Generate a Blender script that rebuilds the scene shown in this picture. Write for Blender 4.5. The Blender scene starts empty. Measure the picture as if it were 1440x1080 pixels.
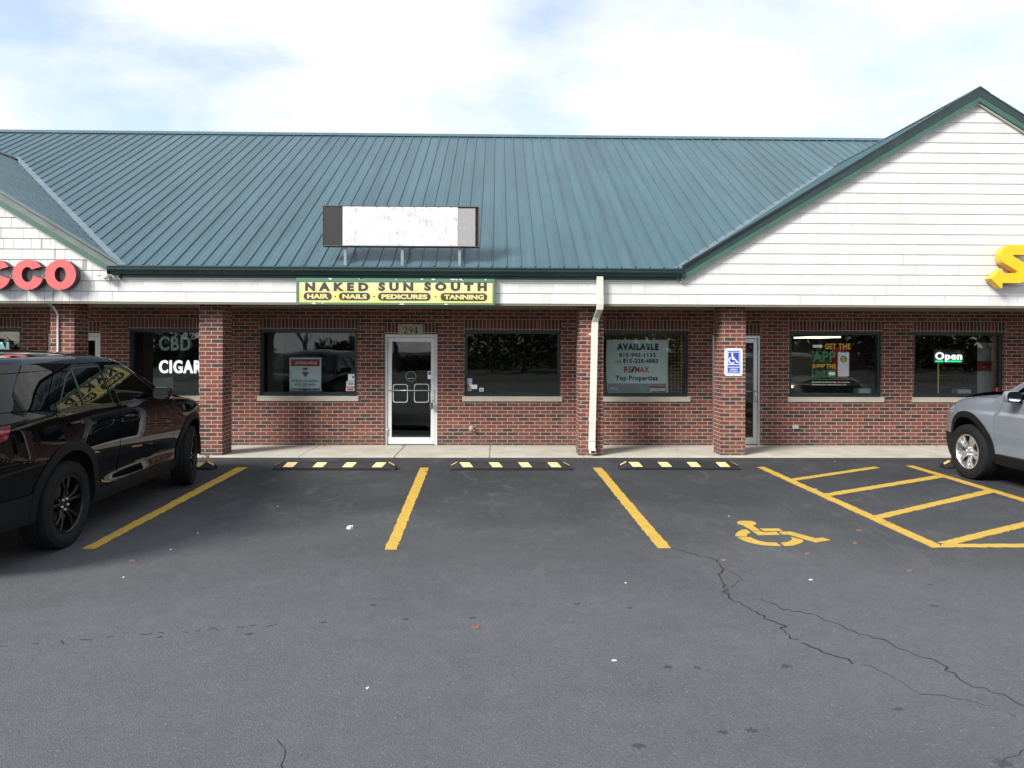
import bpy, bmesh, math, random
from mathutils import Vector, Matrix
from mathutils.geometry import delaunay_2d_cdt
random.seed(7)
R = math.radians
scene = bpy.context.scene
COL = scene.collection

# ------------------------------------------------------------------ camera
CAMZ, F = 1.8, 1000.0
CX, CY = 720.0, 492.0            # where the optical axis meets the photo
CAM_ROT = (Matrix.Rotation(-R(1.2), 3, 'Z') @ Matrix.Rotation(R(90), 3, 'X') @ Matrix.Rotation(R(0.2), 3, 'Z'))
cd = bpy.data.cameras.new('camera')
cam = bpy.data.objects.new('camera', cd)
COL.objects.link(cam)
m4 = CAM_ROT.to_4x4(); m4.translation = Vector((0, 0, CAMZ))
cam.matrix_world = m4
cd.sensor_width = 36.0
cd.lens = 36.0 * F / 1440.0
cd.shift_y = (CY - 540.0) / 1440.0
cd.clip_end = 2000.0
scene.camera = cam

def ray(px, py):
    return CAM_ROT @ Vector(((px - CX) / F, (CY - py) / F, -1.0))
def at(px, py, Y):
    "point of the photo on the upright plane at distance Y"
    d = ray(px, py); t = Y / d.y
    return Vector((d.x * t, Y, CAMZ + d.z * t))
def gnd(px, py, z=0.0):
    "point of the photo on the ground"
    d = ray(px, py); t = (z - CAMZ) / d.z
    return Vector((d.x * t, d.y * t, z))

# ------------------------------------------------------------------ materials
MATS = {}
class NT:
    def __init__(s, name):
        s.m = bpy.data.materials.new(name); s.m.use_nodes = True
        s.t = s.m.node_tree; s.n = s.t.nodes; s.l = s.t.links
        s.b = s.n['Principled BSDF']; s.out = s.n['Material Output']
    def new(s, typ, **kw):
        n = s.n.new(typ)
        for k, v in kw.items():
            if k.startswith('_'): setattr(n, k[1:], v)
        return n
    def link(s, a, b): s.l.new(a, b)
    def setv(s, **kw):
        for k, v in kw.items():
            s.b.inputs[k.replace('_', ' ')].default_value = v
def rgba(c): return (c[0], c[1], c[2], 1.0)

def noise(t, scale, detail=4.0, rough=0.55, vec=None, dist=0.0):
    n = t.new('ShaderNodeTexNoise'); n.inputs['Scale'].default_value = scale
    n.inputs['Detail'].default_value = detail; n.inputs['Roughness'].default_value = rough
    n.inputs['Distortion'].default_value = dist
    if vec is not None: t.link(vec, n.inputs['Vector'])
    return n
def ramp(t, fac, stops, interp='LINEAR'):
    r = t.new('ShaderNodeValToRGB'); r.color_ramp.interpolation = interp
    els = r.color_ramp.elements
    while len(els) < len(stops): els.new(0.5)
    for e, (p, c) in zip(els, stops):
        e.position = p; e.color = rgba(c) if not isinstance(c, (int, float)) else (c, c, c, 1)
    t.link(fac, r.inputs['Fac']); return r
def mix(t, fac, a, b, typ='MIX'):
    m = t.new('ShaderNodeMix'); m.data_type = 'RGBA'; m.blend_type = typ
    for i, v in ((0, fac), (6, a), (7, b)):
        if hasattr(v, 'is_linked') or hasattr(v, 'links'): t.link(v, m.inputs[i])
        elif i == 0: m.inputs[i].default_value = v
        else: m.inputs[i].default_value = rgba(v)
    return m.outputs[2]
def bump(t, h, dist=0.01, strength=0.5):
    b = t.new('ShaderNodeBump'); b.inputs['Distance'].default_value = dist
    b.inputs['Strength'].default_value = strength
    t.link(h, b.inputs['Height']); t.link(b.outputs[0], t.b.inputs['Normal']); return b
def coord(t, kind='Object'):
    return t.new('ShaderNodeTexCoord').outputs[kind]
def mapping(t, vec, scale=(1, 1, 1), loc=(0, 0, 0)):
    m = t.new('ShaderNodeMapping'); m.inputs['Scale'].default_value = scale
    m.inputs['Location'].default_value = loc; t.link(vec, m.inputs['Vector']); return m.outputs[0]

def simple(name, col, rough=0.6, metal=0.0, var=0.15, nscale=8.0, bmp=0.0, bscale=60.0, coat=0.0, spec=0.5, stretch=(1, 1, 1)):
    "plain material with a little uneven tone and grain"
    if name in MATS: return MATS[name]
    t = NT(name); v = mapping(t, coord(t), stretch)
    n = noise(t, nscale, 5, 0.6, v)
    lo = tuple(c * (1 - var) for c in col); hi = tuple(min(1, c * (1 + var)) for c in col)
    r = ramp(t, n.outputs['Fac'], [(0.3, lo), (0.7, hi)])
    t.link(r.outputs[0], t.b.inputs['Base Color'])
    t.setv(Roughness=rough, Metallic=metal, Coat_Weight=coat)
    t.b.inputs['Specular IOR Level'].default_value = spec
    if bmp > 0:
        n2 = noise(t, bscale, 4, 0.6, v); bump(t, n2.outputs['Fac'], bmp, 0.6)
    MATS[name] = t.m; return t.m

def emit(name, col, strength, base=None):
    if name in MATS: return MATS[name]
    t = NT(name); t.b.inputs['Base Color'].default_value = rgba(base or col)
    t.b.inputs['Emission Color'].default_value = rgba(col); t.b.inputs['Emission Strength'].default_value = strength
    MATS[name] = t.m; return t.m

def mat_brick(name, dark=1.0, bw=0.203, rh=0.0677, off=0.5, ux=0.0):
    t = NT(name); uv = coord(t, 'UV')
    # slightly wavy courses
    v = mapping(t, uv, (1, 1, 1), (ux, 0.0, 0))
    nz = noise(t, 3.0, 3, 0.5, uv)
    wob = t.new('ShaderNodeVectorMath', _operation='MULTIPLY_ADD')
    t.link(nz.outputs['Color'], wob.inputs[0]); wob.inputs[1].default_value = (0.006, 0.006, 0); t.link(v, wob.inputs[2])
    b = t.new('ShaderNodeTexBrick'); t.link(wob.outputs[0], b.inputs['Vector'])
    b.offset = off; b.offset_frequency = 2
    for k, val in (('Scale', 1.0), ('Mortar Size', 0.0062), ('Mortar Smooth', 0.12), ('Bias', 0.0), ('Brick Width', bw), ('Row Height', rh)):
        b.inputs[k].default_value = val
    b.inputs['Color1'].default_value = (0, 0, 0, 1); b.inputs['Color2'].default_value = (1, 1, 1, 1); b.inputs['Mortar'].default_value = (0.5, 0.5, 0.5, 1)
    k = dark
    pr = ramp(t, b.outputs['Color'], [(0.0, (0.060 * k, 0.031 * k, 0.027 * k)), (0.16, (0.085 * k, 0.034 * k, 0.030 * k)), (0.34, (0.150 * k, 0.040 * k, 0.030 * k)),
                                    (0.62, (0.215 * k, 0.058 * k, 0.034 * k)), (0.82, (0.17 * k, 0.043 * k, 0.031 * k)), (1.0, (0.27 * k, 0.082 * k, 0.052 * k))])
    fine = noise(t, 90, 5, 0.7, uv)
    big = noise(t, 1.3, 3, 0.6, uv)
    c1 = mix(t, 0.55, pr.outputs[0], ramp(t, fine.outputs['Fac'], [(0.3, 0.35), (0.7, 1.0)]).outputs[0], 'MULTIPLY')
    mort = ramp(t, noise(t, 30, 4, 0.6, uv).outputs['Fac'], [(0.3, (0.31, 0.275, 0.225)), (0.7, (0.43, 0.385, 0.32))])
    c2 = mix(t, b.outputs['Fac'], c1, mort.outputs[0])
    c3 = mix(t, 0.45, c2, ramp(t, big.outputs['Fac'], [(0.3, 0.72), (0.65, 1.0)]).outputs[0], 'MULTIPLY')
    sepz = t.new('ShaderNodeSeparateXYZ'); t.link(coord(t), sepz.inputs[0])
    st = t.new('ShaderNodeMath', _operation='MULTIPLY_ADD'); t.link(sepz.outputs['Z'], st.inputs[0]); st.inputs[1].default_value = -1.6; t.link(noise(t, 2.6, 6, 0.7, uv).outputs['Fac'], st.inputs[2])
    c3 = mix(t, ramp(t, st.outputs[0], [(0.1, 0.0), (0.55, 0.55)]).outputs[0], c3, (0.075, 0.06, 0.05))
    ef = ramp(t, noise(t, 1.9, 8, 0.75, mapping(t, uv, (1, 0.6, 1), (5, 3, 0)), 0.8).outputs['Fac'], [(0.60, 0.0), (0.78, 0.35)])
    c3 = mix(t, ef.outputs[0], c3, (0.34, 0.30, 0.26))
    t.link(c3, t.b.inputs['Base Color']); t.setv(Roughness=0.85)
    inv = t.new('ShaderNodeMath', _operation='MULTIPLY_ADD'); t.link(b.outputs['Fac'], inv.inputs[0]); inv.inputs[1].default_value = -1.0
    t.link(fine.outputs['Fac'], inv.inputs[2])
    bump(t, inv.outputs[0], 0.006, 0.7)
    return t.m

def mat_shingle(name, joint=0.62):
    t = NT(name); uv = coord(t, 'UV')
    uv = mapping(t, uv, (1, 1, 1), (0, -2.562 + 0.17 * 20, 0))
    sn = t.new('ShaderNodeVectorMath', _operation='SNAP'); t.link(mapping(t, uv, (1, 1, 1), (0, 0.0005, 0)), sn.inputs[0]); sn.inputs[1].default_value = (0.002, 0.17, 1.0)
    nz = noise(t, 2.0, 2, 0.5, mapping(t, sn.outputs[0], (1.7, 23.7, 1)))
    wb = t.new('ShaderNodeVectorMath', _operation='MULTIPLY_ADD'); t.link(nz.outputs['Color'], wb.inputs[0]); wb.inputs[1].default_value = (0.42, 0.0, 0.0); t.link(uv, wb.inputs[2])
    b = t.new('ShaderNodeTexBrick'); t.link(wb.outputs[0], b.inputs['Vector'])
    b.offset = 0.37; b.offset_frequency = 2; b.squash = 1.35; b.squash_frequency = 3
    for k, val in (('Scale', 1.0), ('Mortar Size', 0.005), ('Mortar Smooth', 0.3), ('Brick Width', 0.142), ('Row Height', 0.17)):
        b.inputs[k].default_value = val
    b.inputs['Color1'].default_value = (0, 0, 0, 1); b.inputs['Color2'].default_value = (1, 1, 1, 1); b.inputs['Mortar'].default_value = (0.5, 0.5, 0.5, 1)
    tone = ramp(t, b.outputs['Color'], [(0, (0.585, 0.585, 0.565)), (0.5, (0.645, 0.645, 0.63)), (1, (0.68, 0.68, 0.67))])
    grain = noise(t, 40, 5, 0.7, mapping(t, uv, (3.0, 0.15, 1)))
    c = mix(t, 0.22, tone.outputs[0], ramp(t, grain.outputs['Fac'], [(0.3, 0.7), (0.7, 1.0)]).outputs[0], 'MULTIPLY')
    dirt = noise(t, 1.1, 5, 0.65, uv)
    c = mix(t, 0.25, c, ramp(t, dirt.outputs['Fac'], [(0.35, (0.84, 0.83, 0.80)), (0.6, (1, 1, 1))]).outputs[0], 'MULTIPLY')
    c = mix(t, b.outputs['Fac'], c, (joint * 0.72, joint * 0.69, joint * 0.63))
    t.link(c, t.b.inputs['Base Color']); t.setv(Roughness=0.75)
    hh = t.new('ShaderNodeMath', _operation='MULTIPLY_ADD'); t.link(b.outputs['Fac'], hh.inputs[0]); hh.inputs[1].default_value = -1.0
    t.link(grain.outputs['Fac'], hh.inputs[2]); bump(t, hh.outputs[0], 0.004, 0.5)
    return t.m

def mat_asphalt():
    t = NT('asphalt'); v = coord(t)
    fine = noise(t, 240, 3, 0.75, v); mid = noise(t, 9, 6, 0.65, v); big = noise(t, 0.55, 6, 0.6, v, 0.4)
    drag = noise(t, 2.6, 7, 0.66, mapping(t, v, (0.55, 1.25, 1)), 0.7)
    c = ramp(t, big.outputs['Fac'], [(0.32, (0.040, 0.043, 0.048)), (0.52, (0.049, 0.052, 0.057)), (0.7, (0.058, 0.061, 0.066))]).outputs[0]
    # the older worn surface nearer the road side is greyer than the sealed bays by the shops
    sep = t.new('ShaderNodeSeparateXYZ'); t.link(v, sep.inputs[0])
    mr = t.new('ShaderNodeMapRange'); t.link(sep.outputs['Y'], mr.inputs['Value'])
    for i, x in ((1, 4.4), (2, 8.6), (3, 1.0), (4, 0.0)): mr.inputs[i].default_value = x
    nn = t.new('ShaderNodeMath', _operation='ADD'); t.link(mr.outputs[0], nn.inputs[0])
    mm = t.new('ShaderNodeMath', _operation='MULTIPLY_ADD'); t.link(big.outputs['Fac'], mm.inputs[0]); mm.inputs[1].default_value = 0.9; mm.inputs[2].default_value = -0.45
    t.link(mm.outputs[0], nn.inputs[1]); nn.use_clamp = True
    c = mix(t, nn.outputs[0], c, (0.124, 0.129, 0.138))
    c = mix(t, 0.28, c, ramp(t, drag.outputs['Fac'], [(0.35, 0.74), (0.6, 1.0)]).outputs[0], 'MULTIPLY')
    c = mix(t, 0.45, c, ramp(t, mid.outputs['Fac'], [(0.3, 0.7), (0.65, 1.0)]).outputs[0], 'MULTIPLY')
    c = mix(t, 0.75, c, ramp(t, fine.outputs['Fac'], [(0.36, 0.35), (0.58, 1.05)]).outputs[0], 'MULTIPLY')
    gr = noise(t, 62, 4, 0.8, v); c = mix(t, 0.55, c, ramp(t, gr.outputs['Fac'], [(0.36, 0.5), (0.62, 1.1)]).outputs[0], 'MULTIPLY')
    vor = t.new('ShaderNodeTexVoronoi'); vor.inputs['Scale'].default_value = 130; t.link(v, vor.inputs['Vector'])
    st = ramp(t, vor.outputs['Color'], [(0.88, 0.0), (0.95, 1.0)])
    c = mix(t, st.outputs[0], c, (0.165, 0.160, 0.145))
    # scuffs and pale smears
    sc = noise(t, 1.6, 8, 0.72, mapping(t, v, (1.4, 0.8, 1), (3, 7, 0)), 1.2)
    scr = ramp(t, sc.outputs['Fac'], [(0.54, 0.0), (0.74, 0.6)])
    c = mix(t, scr.outputs[0], c, (0.105, 0.107, 0.113))
    oil = noise(t, 1.1, 5, 0.6, mapping(t, v, (1, 1, 1), (11, 2, 0)), 0.8)
    oir = ramp(t, oil.outputs['Fac'], [(0.64, 0.0), (0.76, 0.3)])
    c = mix(t, oir.outputs[0], c, (0.048, 0.05, 0.055))
    t.link(c, t.b.inputs['Base Color']); t.setv(Roughness=0.82)
    t.b.inputs['Specular IOR Level'].default_value = 0.35
    hs = t.new('ShaderNodeMath', _operation='ADD'); t.link(fine.outputs['Fac'], hs.inputs[0]); t.link(vor.outputs['Distance'], hs.inputs[1])
    bump(t, hs.outputs[0], 0.004, 0.7)
    return t.m

def mat_paint_line():
    t = NT('yellow_road_paint'); v = coord(t)
    n = noise(t, 7, 7, 0.7, v); f = noise(t, 120, 4, 0.7, v)
    c = ramp(t, n.outputs['Fac'], [(0.25, (0.36, 0.22, 0.035)), (0.45, (0.50, 0.315, 0.045)), (0.7, (0.56, 0.365, 0.05))]).outputs[0]
    w = ramp(t, noise(t, 26, 8, 0.75, v, 0.6).outputs['Fac'], [(0.55, 0.0), (0.68, 0.75)])
    c = mix(t, w.outputs[0], c, (0.10, 0.09, 0.07))
    c = mix(t, 0.35, c, ramp(t, f.outputs['Fac'], [(0.3, 0.5), (0.6, 1)]).outputs[0], 'MULTIPLY')
    t.link(c, t.b.inputs['Base Color']); t.setv(Roughness=0.65); bump(t, f.outputs['Fac'], 0.004, 0.6)
    return t.m

def mat_concrete(name='concrete', a=(0.36, 0.335, 0.28), b=(0.50, 0.47, 0.40)):
    t = NT(name); v = coord(t)
    n = noise(t, 1.7, 7, 0.65, v); f = noise(t, 70, 5, 0.7, v)
    c = ramp(t, n.outputs['Fac'], [(0.3, a), (0.65, b)]).outputs[0]
    c = mix(t, 0.3, c, ramp(t, f.outputs['Fac'], [(0.3, 0.6), (0.65, 1)]).outputs[0], 'MULTIPLY')
    s = ramp(t, noise(t, 5, 6, 0.7, v, 1.0).outputs['Fac'], [(0.6, 0.0), (0.75, 0.4)])
    c = mix(t, s.outputs[0], c, (0.2, 0.18, 0.15))
    t.link(c, t.b.inputs['Base Color']); t.setv(Roughness=0.85); bump(t, f.outputs['Fac'], 0.003, 0.5)
    return t.m

def mat_roof(name, col, rough=0.38):
    t = NT(name); uv = coord(t)
    streak = noise(t, 1.0, 5, 0.6, mapping(t, uv, (4.3, 0.25, 0.25)))
    n = noise(t, 0.6, 5, 0.6, uv)
    lo = tuple(c * 0.80 for c in col); hi = tuple(c * 1.15 for c in col)
    c = ramp(t, streak.outputs['Fac'], [(0.3, lo), (0.7, hi)]).outputs[0]
    c = mix(t, 0.4, c, ramp(t, n.outputs['Fac'], [(0.3, 0.72), (0.7, 1.0)]).outputs[0], 'MULTIPLY')
    t.link(c, t.b.inputs['Base Color']); t.setv(Roughness=rough, Metallic=0.0)
    t.b.inputs['Specular IOR Level'].default_value = 0.35
    wv = noise(t, 1.5, 2, 0.5, mapping(t, uv, (2.0, 0.5, 0.5))); bump(t, wv.outputs['Fac'], 0.02, 0.25)
    return t.m

def mat_glass(name, tint=(0.84, 0.88, 0.86), ior=1.5, wav=0.0):
    t = NT(name)
    tr = t.new('ShaderNodeBsdfTransparent'); tr.inputs[0].default_value = rgba(tint)
    gl = t.new('ShaderNodeBsdfGlossy'); gl.inputs['Roughness'].default_value = 0.0; gl.inputs[0].default_value = (1, 1, 1, 1)
    fr = t.new('ShaderNodeFresnel'); fr.inputs[0].default_value = ior
    mx = t.new('ShaderNodeMixShader'); t.link(fr.outputs[0], mx.inputs[0]); t.link(tr.outputs[0], mx.inputs[1]); t.link(gl.outputs[0], mx.inputs[2])
    if wav > 0:
        n = noise(t, 1.6, 2, 0.5, coord(t)); b = t.new('ShaderNodeBump'); b.inputs['Distance'].default_value = wav; b.inputs['Strength'].default_value = 1
        t.link(n.outputs['Fac'], b.inputs['Height']); t.link(b.outputs[0], gl.inputs['Normal'])
    t.link(mx.outputs[0], t.out.inputs['Surface'])
    return t.m

def mat_carpaint(name, col, metal=0.0, rough=0.25, flake=0.0):
    t = NT(name); t.b.inputs['Base Color'].default_value = rgba(col)
    v = coord(t)
    d = ramp(t, noise(t, 3.0, 6, 0.7, v).outputs['Fac'], [(0.35, rough), (0.75, rough * 1.5)])
    t.link(d.outputs[0], t.b.inputs['Roughness'])
    t.setv(Metallic=metal, Coat_Weight=1.0, Coat_Roughness=0.02)
    if metal == 0: t.b.inputs['Specular IOR Level'].default_value = 0.0
    return t.m

M = {}
M['brick'] = mat_brick('red_brick', 1.08)
M['soldier'] = mat_brick('soldier_brick', 0.72, bw=0.0677, rh=0.26, off=0.0)
M['shingle'] = mat_shingle('white_shingle', 0.76)
M['shingle2'] = mat_shingle('white_shingle_weathered', 0.42)
M['asphalt'] = mat_asphalt(); M['line'] = mat_paint_line(); M['concrete'] = mat_concrete()
M['sill'] = mat_concrete('limestone_sill', (0.42, 0.38, 0.31), (0.54, 0.49, 0.41))
M['roof'] = mat_roof('teal_roof_metal', (0.048, 0.100, 0.120))
M['flash'] = mat_roof('pale_roof_flashing', (0.11, 0.155, 0.185), 0.35)
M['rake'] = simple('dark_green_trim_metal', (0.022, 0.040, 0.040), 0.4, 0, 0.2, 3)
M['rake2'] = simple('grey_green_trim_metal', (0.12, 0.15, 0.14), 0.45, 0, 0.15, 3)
M['greenboard'] = simple('green_painted_board', (0.042, 0.105, 0.082), 0.5, 0, 0.15, 4)
M['gutter'] = simple('dark_green_gutter_metal', (0.016, 0.034, 0.034), 0.32, 0, 0.2, 2)
M['cream'] = simple('cream_painted_metal', (0.64, 0.62, 0.53), 0.4, 0, 0.06, 4)
M['soffit'] = simple('tan_soffit_metal', (0.17, 0.15, 0.11), 0.6, 0, 0.1, 3)
M['frame'] = simple('dark_green_window_frame', (0.012, 0.024, 0.024), 0.4, 0, 0.15, 5)
M['white_frame'] = simple('white_door_paint', (0.66, 0.67, 0.66), 0.4, 0, 0.06, 6)
M['alu'] = simple('brushed_aluminium', (0.55, 0.56, 0.56), 0.35, 0.8, 0.1, 20)
M['glass'] = mat_glass('window_glass', wav=0.0016, ior=1.52)
M['room'] = simple('dim_room_paint', (0.13, 0.125, 0.11), 0.9, 0, 0.15, 1.5)
M['roomfloor'] = simple('dark_floor_tile', (0.09, 0.08, 0.07), 0.6, 0, 0.25, 3)
M['wood'] = simple('brown_lattice_wood', (0.42, 0.27, 0.10), 0.6, 0, 0.25, 12)
M['rubber'] = simple('black_rubber', (0.0085, 0.009, 0.0095), 0.75, 0, 0.3, 12, 0.004, 90)
M['reflector'] = simple('orange_yellow_reflector', (0.72, 0.46, 0.21), 0.5, 0, 0.15, 30)
M['white'] = simple('white_paint', (0.78, 0.78, 0.76), 0.5, 0, 0.05, 9)
M['paper'] = simple('poster_paper', (0.86, 0.90, 0.86), 0.6, 0, 0.05, 5)
M['navy'] = simple('navy_ink', (0.03, 0.05, 0.16), 0.6, 0, 0.1, 9)
M['blue'] = simple('blue_ink', (0.04, 0.10, 0.36), 0.6, 0, 0.1, 9)
M['red'] = simple('red_ink', (0.50, 0.05, 0.04), 0.6, 0, 0.1, 9)
M['greyink'] = simple('grey_ink', (0.30, 0.34, 0.35), 0.6, 0, 0.1, 9)
M['blackink'] = simple('charcoal_ink', (0.045, 0.042, 0.04), 0.6, 0, 0.2, 30)
M['decalgreen'] = simple('green_decal', (0.03, 0.19, 0.07), 0.6, 0, 0.1, 9)
M['decalyellow'] = simple('amber_decal', (0.66, 0.38, 0.03), 0.6, 0, 0.1, 9)
M['signblue'] = simple('blue_sign_sheet', (0.02, 0.05, 0.42), 0.45, 0, 0.1, 9)
M['paleblue'] = simple('pale_blue_border', (0.42, 0.50, 0.72), 0.5, 0, 0.1, 9)
M['tan'] = simple('tan_plaque', (0.36, 0.31, 0.21), 0.7, 0, 0.12, 9)

# ------------------------------------------------------------------ mesh building
class MB:
    def __init__(s): s.v = []; s.f = []
    def poly(s, pts):
        i = len(s.v); s.v += [tuple(p) for p in pts]; s.f.append(tuple(range(i, i + len(pts))))
    def hull(s, a, b):
        "closed solid between two matching outlines"
        n = len(a); i = len(s.v); s.v += [tuple(p) for p in a] + [tuple(p) for p in b]
        s.f.append(tuple(range(i, i + n))); s.f.append(tuple(range(i + 2 * n - 1, i + n - 1, -1)))
        for k in range(n):
            j = (k + 1) % n; s.f.append((i + k, i + n + k, i + n + j, i + j))
    def box(s, x0, x1, y0, y1, z0, z1):
        s.hull([(x0, y0, z0), (x1, y0, z0), (x1, y1, z0), (x0, y1, z0)], [(x0, y0, z1), (x1, y0, z1), (x1, y1, z1), (x0, y1, z1)])
    def bar(s, a, b, w, h, up=Vector((0, 0, 1))):
        a, b = Vector(a), Vector(b); d = (b - a).normalized()
        r = d.cross(up)
        if r.length < 1e-4: r = d.cross(Vector((0, 1, 0)))
        r.normalize(); u = r.cross(d)
        c = [(-w / 2, -h / 2), (w / 2, -h / 2), (w / 2, h / 2), (-w / 2, h / 2)]
        s.hull([a + r * p + u * q for p, q in c], [b + r * p + u * q for p, q in c])
    def tube(s, pts, rad, n=8, caps=True):
        pts = [Vector(p) for p in pts]
        rads = rad if isinstance(rad, (list, tuple)) else [rad] * len(pts)
        base = len(s.v); u = None
        for k, p in enumerate(pts):
            d = (pts[min(k + 1, len(pts) - 1)] - pts[max(k - 1, 0)]).normalized()
            if u is None:
                u = d.orthogonal().normalized()
            u = (u - d * u.dot(d)).normalized(); w = d.cross(u)
            for j in range(n):
                a = 2 * math.pi * j / n
                s.v.append(tuple(p + (u * math.cos(a) + w * math.sin(a)) * rads[k]))
        for k in range(len(pts) - 1):
            for j in range(n):
                a = base + k * n + j; b = base + k * n + (j + 1) % n
                s.f.append((a, b, b + n, a + n))
        if caps:
            s.f.append(tuple(base + j for j in range(n))[::-1]); e = base + (len(pts) - 1) * n
            s.f.append(tuple(e + j for j in range(n)))
    def lathe(s, prof, axis_o, axis='X', n=40, closed=True):
        "prof: (along, radius)"
        o = Vector(axis_o); base = len(s.v); m = len(prof)
        for k in range(n):
            a = 2 * math.pi * k / n
            for (t, r) in prof:
                if axis == 'X': p = Vector((t, r * math.cos(a), r * math.sin(a)))
                elif axis == 'Y': p = Vector((r * math.cos(a), t, r * math.sin(a)))
                else: p = Vector((r * math.cos(a), r * math.sin(a), t))
                s.v.append(tuple(o + p))
        for k in range(n):
            k2 = (k + 1) % n
            for j in range(m if closed else m - 1):
                j2 = (j + 1) % m
                s.f.append((base + k * m + j, base + k2 * m + j, base + k2 * m + j2, base + k * m + j2))
    def build(s, name, mat, parent=None, smooth=False, bevel=0.0, recalc=True, uv=True, angle=None):
        me = bpy.data.meshes.new(name); me.from_pydata(s.v, [], s.f); me.update()
        if recalc or bevel:
            bm = bmesh.new(); bm.from_mesh(me)
            if recalc: bmesh.ops.recalc_face_normals(bm, faces=bm.faces)
            if bevel: bmesh.ops.bevel(bm, geom=[e for e in bm.edges], offset=bevel, segments=2, profile=0.5, affect='EDGES', clamp_overlap=True)
            bm.to_mesh(me); bm.free()
        if uv: box_uv(me)
        if smooth:
            me.polygons.foreach_set('use_smooth', [True] * len(me.polygons))
            if angle: me.set_sharp_from_angle(angle=R(angle))
        o = bpy.data.objects.new(name, me); COL.objects.link(o)
        if mat is not None: me.materials.append(mat)
        if parent is not None: adopt(o, parent)
        return o

def build_split(mb, name, mat, parent=None, **kw):
    "every loose piece becomes an object of its own"
    par = list(range(len(mb.v)))
    def find(i):
        while par[i] != i: par[i] = par[par[i]]; i = par[i]
        return i
    for f in mb.f:
        for a in f[1:]: par[find(a)] = find(f[0])
    groups = {}
    for f in mb.f: groups.setdefault(find(f[0]), []).append(f)
    out = []
    for fs in groups.values():
        m = MB(); idx = {}
        for f in fs:
            for a in f:
                if a not in idx: idx[a] = len(m.v); m.v.append(mb.v[a])
            m.f.append(tuple(idx[a] for a in f))
        out.append(m.build(name, mat, parent, **kw))
    return out
def box_uv(me):
    ul = me.uv_layers.new(name='UVMap'); data = ul.data
    for p in me.polygons:
        n = p.normal; ax, ay, az = abs(n.x), abs(n.y), abs(n.z)
        for li in p.loop_indices:
            c = me.vertices[me.loops[li].vertex_index].co
            if ay >= ax and ay >= az * 0.8: data[li].uv = (c.x, c.z)
            elif ax >= az: data[li].uv = (c.y, c.z)
            else: data[li].uv = (c.x, c.y)

def wloc(o):
    L = Vector((0, 0, 0))
    while o is not None:
        L += Vector(o.location); o = o.parent
    return L
def adopt(o, parent):
    "child keeps its world place (things are turned only after they are built)"
    o.parent = parent
    o.matrix_parent_inverse = Matrix.Translation(-PLACE[parent.name])
    PLACE[o.name] = PLACE[parent.name].copy() if o.type == 'EMPTY' and False else Vector((0, 0, 0))
PLACE = {}
class _P(dict):
    def __missing__(s, k): return Vector((0, 0, 0))
PLACE = _P()

def tag(o, label=None, cat=None, group=None, kind=None):
    if label: o['label'] = label
    if cat: o['category'] = cat
    if group: o['group'] = group
    if kind: o['kind'] = kind
    return o
def empty(name, loc, label, cat, group=None):
    o = bpy.data.objects.new(name, None); COL.objects.link(o); o.location = loc; o.empty_display_size = 0.2
    PLACE[o.name] = Vector(loc)
    return tag(o, label, cat, group)
def copy_tree(o, parent=None):
    c = o.copy(); COL.objects.link(c)
    if parent is not None: c.parent = parent
    for ch in list(o.children): copy_tree(ch, c)
    return c

# text as solid lettering standing on an upright plane, fitted to a box given in metres
def text_mb(s, x0, x1, z0, z1, Y, depth=0.003, offset=0.0, italic=0.0, spacing=1.0, flip=False, mb=None):
    cu = bpy.data.curves.new('tmp', 'FONT'); cu.body = s; cu.size = 1.0; cu.offset = offset; cu.shear = italic
    cu.space_character = spacing; cu.resolution_u = 3
    ob = bpy.data.objects.new('tmp', cu); COL.objects.link(ob)
    dg = bpy.context.evaluated_depsgraph_get(); dg.update()
    me = bpy.data.meshes.new_from_object(ob.evaluated_get(dg))
    bpy.data.objects.remove(ob); bpy.data.curves.remove(cu)
    xs = [v.co.x for v in me.vertices]; ys = [v.co.y for v in me.vertices]
    ax, bx, ay, by = min(xs), max(xs), min(ys), max(ys)
    mb = mb or MB(); i = len(mb.v); n = len(me.vertices)
    P = [(x0 + (v.co.x - ax) / (bx - ax) * (x1 - x0), z0 + (v.co.y - ay) / (by - ay) * (z1 - z0)) for v in me.vertices]
    mb.v += [(x, Y - depth, z) for x, z in P] + [(x, Y, z) for x, z in P]
    cnt = {}
    for p in me.polygons:
        vs = list(p.vertices); mb.f.append(tuple(i + k for k in vs))
        for a, b in zip(vs, vs[1:] + vs[:1]): cnt.setdefault((min(a, b), max(a, b)), []).append((a, b))
    for k, e in cnt.items():
        if len(e) == 1:
            a, b = e[0]; mb.f.append((i + a, i + n + a, i + n + b, i + b))
    bpy.data.meshes.remove(me); return mb
def text_px(s, px0, px1, py0, py1, Y, **kw):
    a = at((px0 + px1) / 2, py0, Y); b = at((px0 + px1) / 2, py1, Y); pm = (py0 + py1) / 2
    return text_mb(s, at(px0, pm, Y).x, at(px1, pm, Y).x, b.z, a.z, Y, **kw)
def slab(mb, pts, Y, depth):
    "outline on an upright plane (x,z) given thickness towards the viewer; triangulated so it may be concave"
    tri_prism(mb, [pts], Y, depth)
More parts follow.
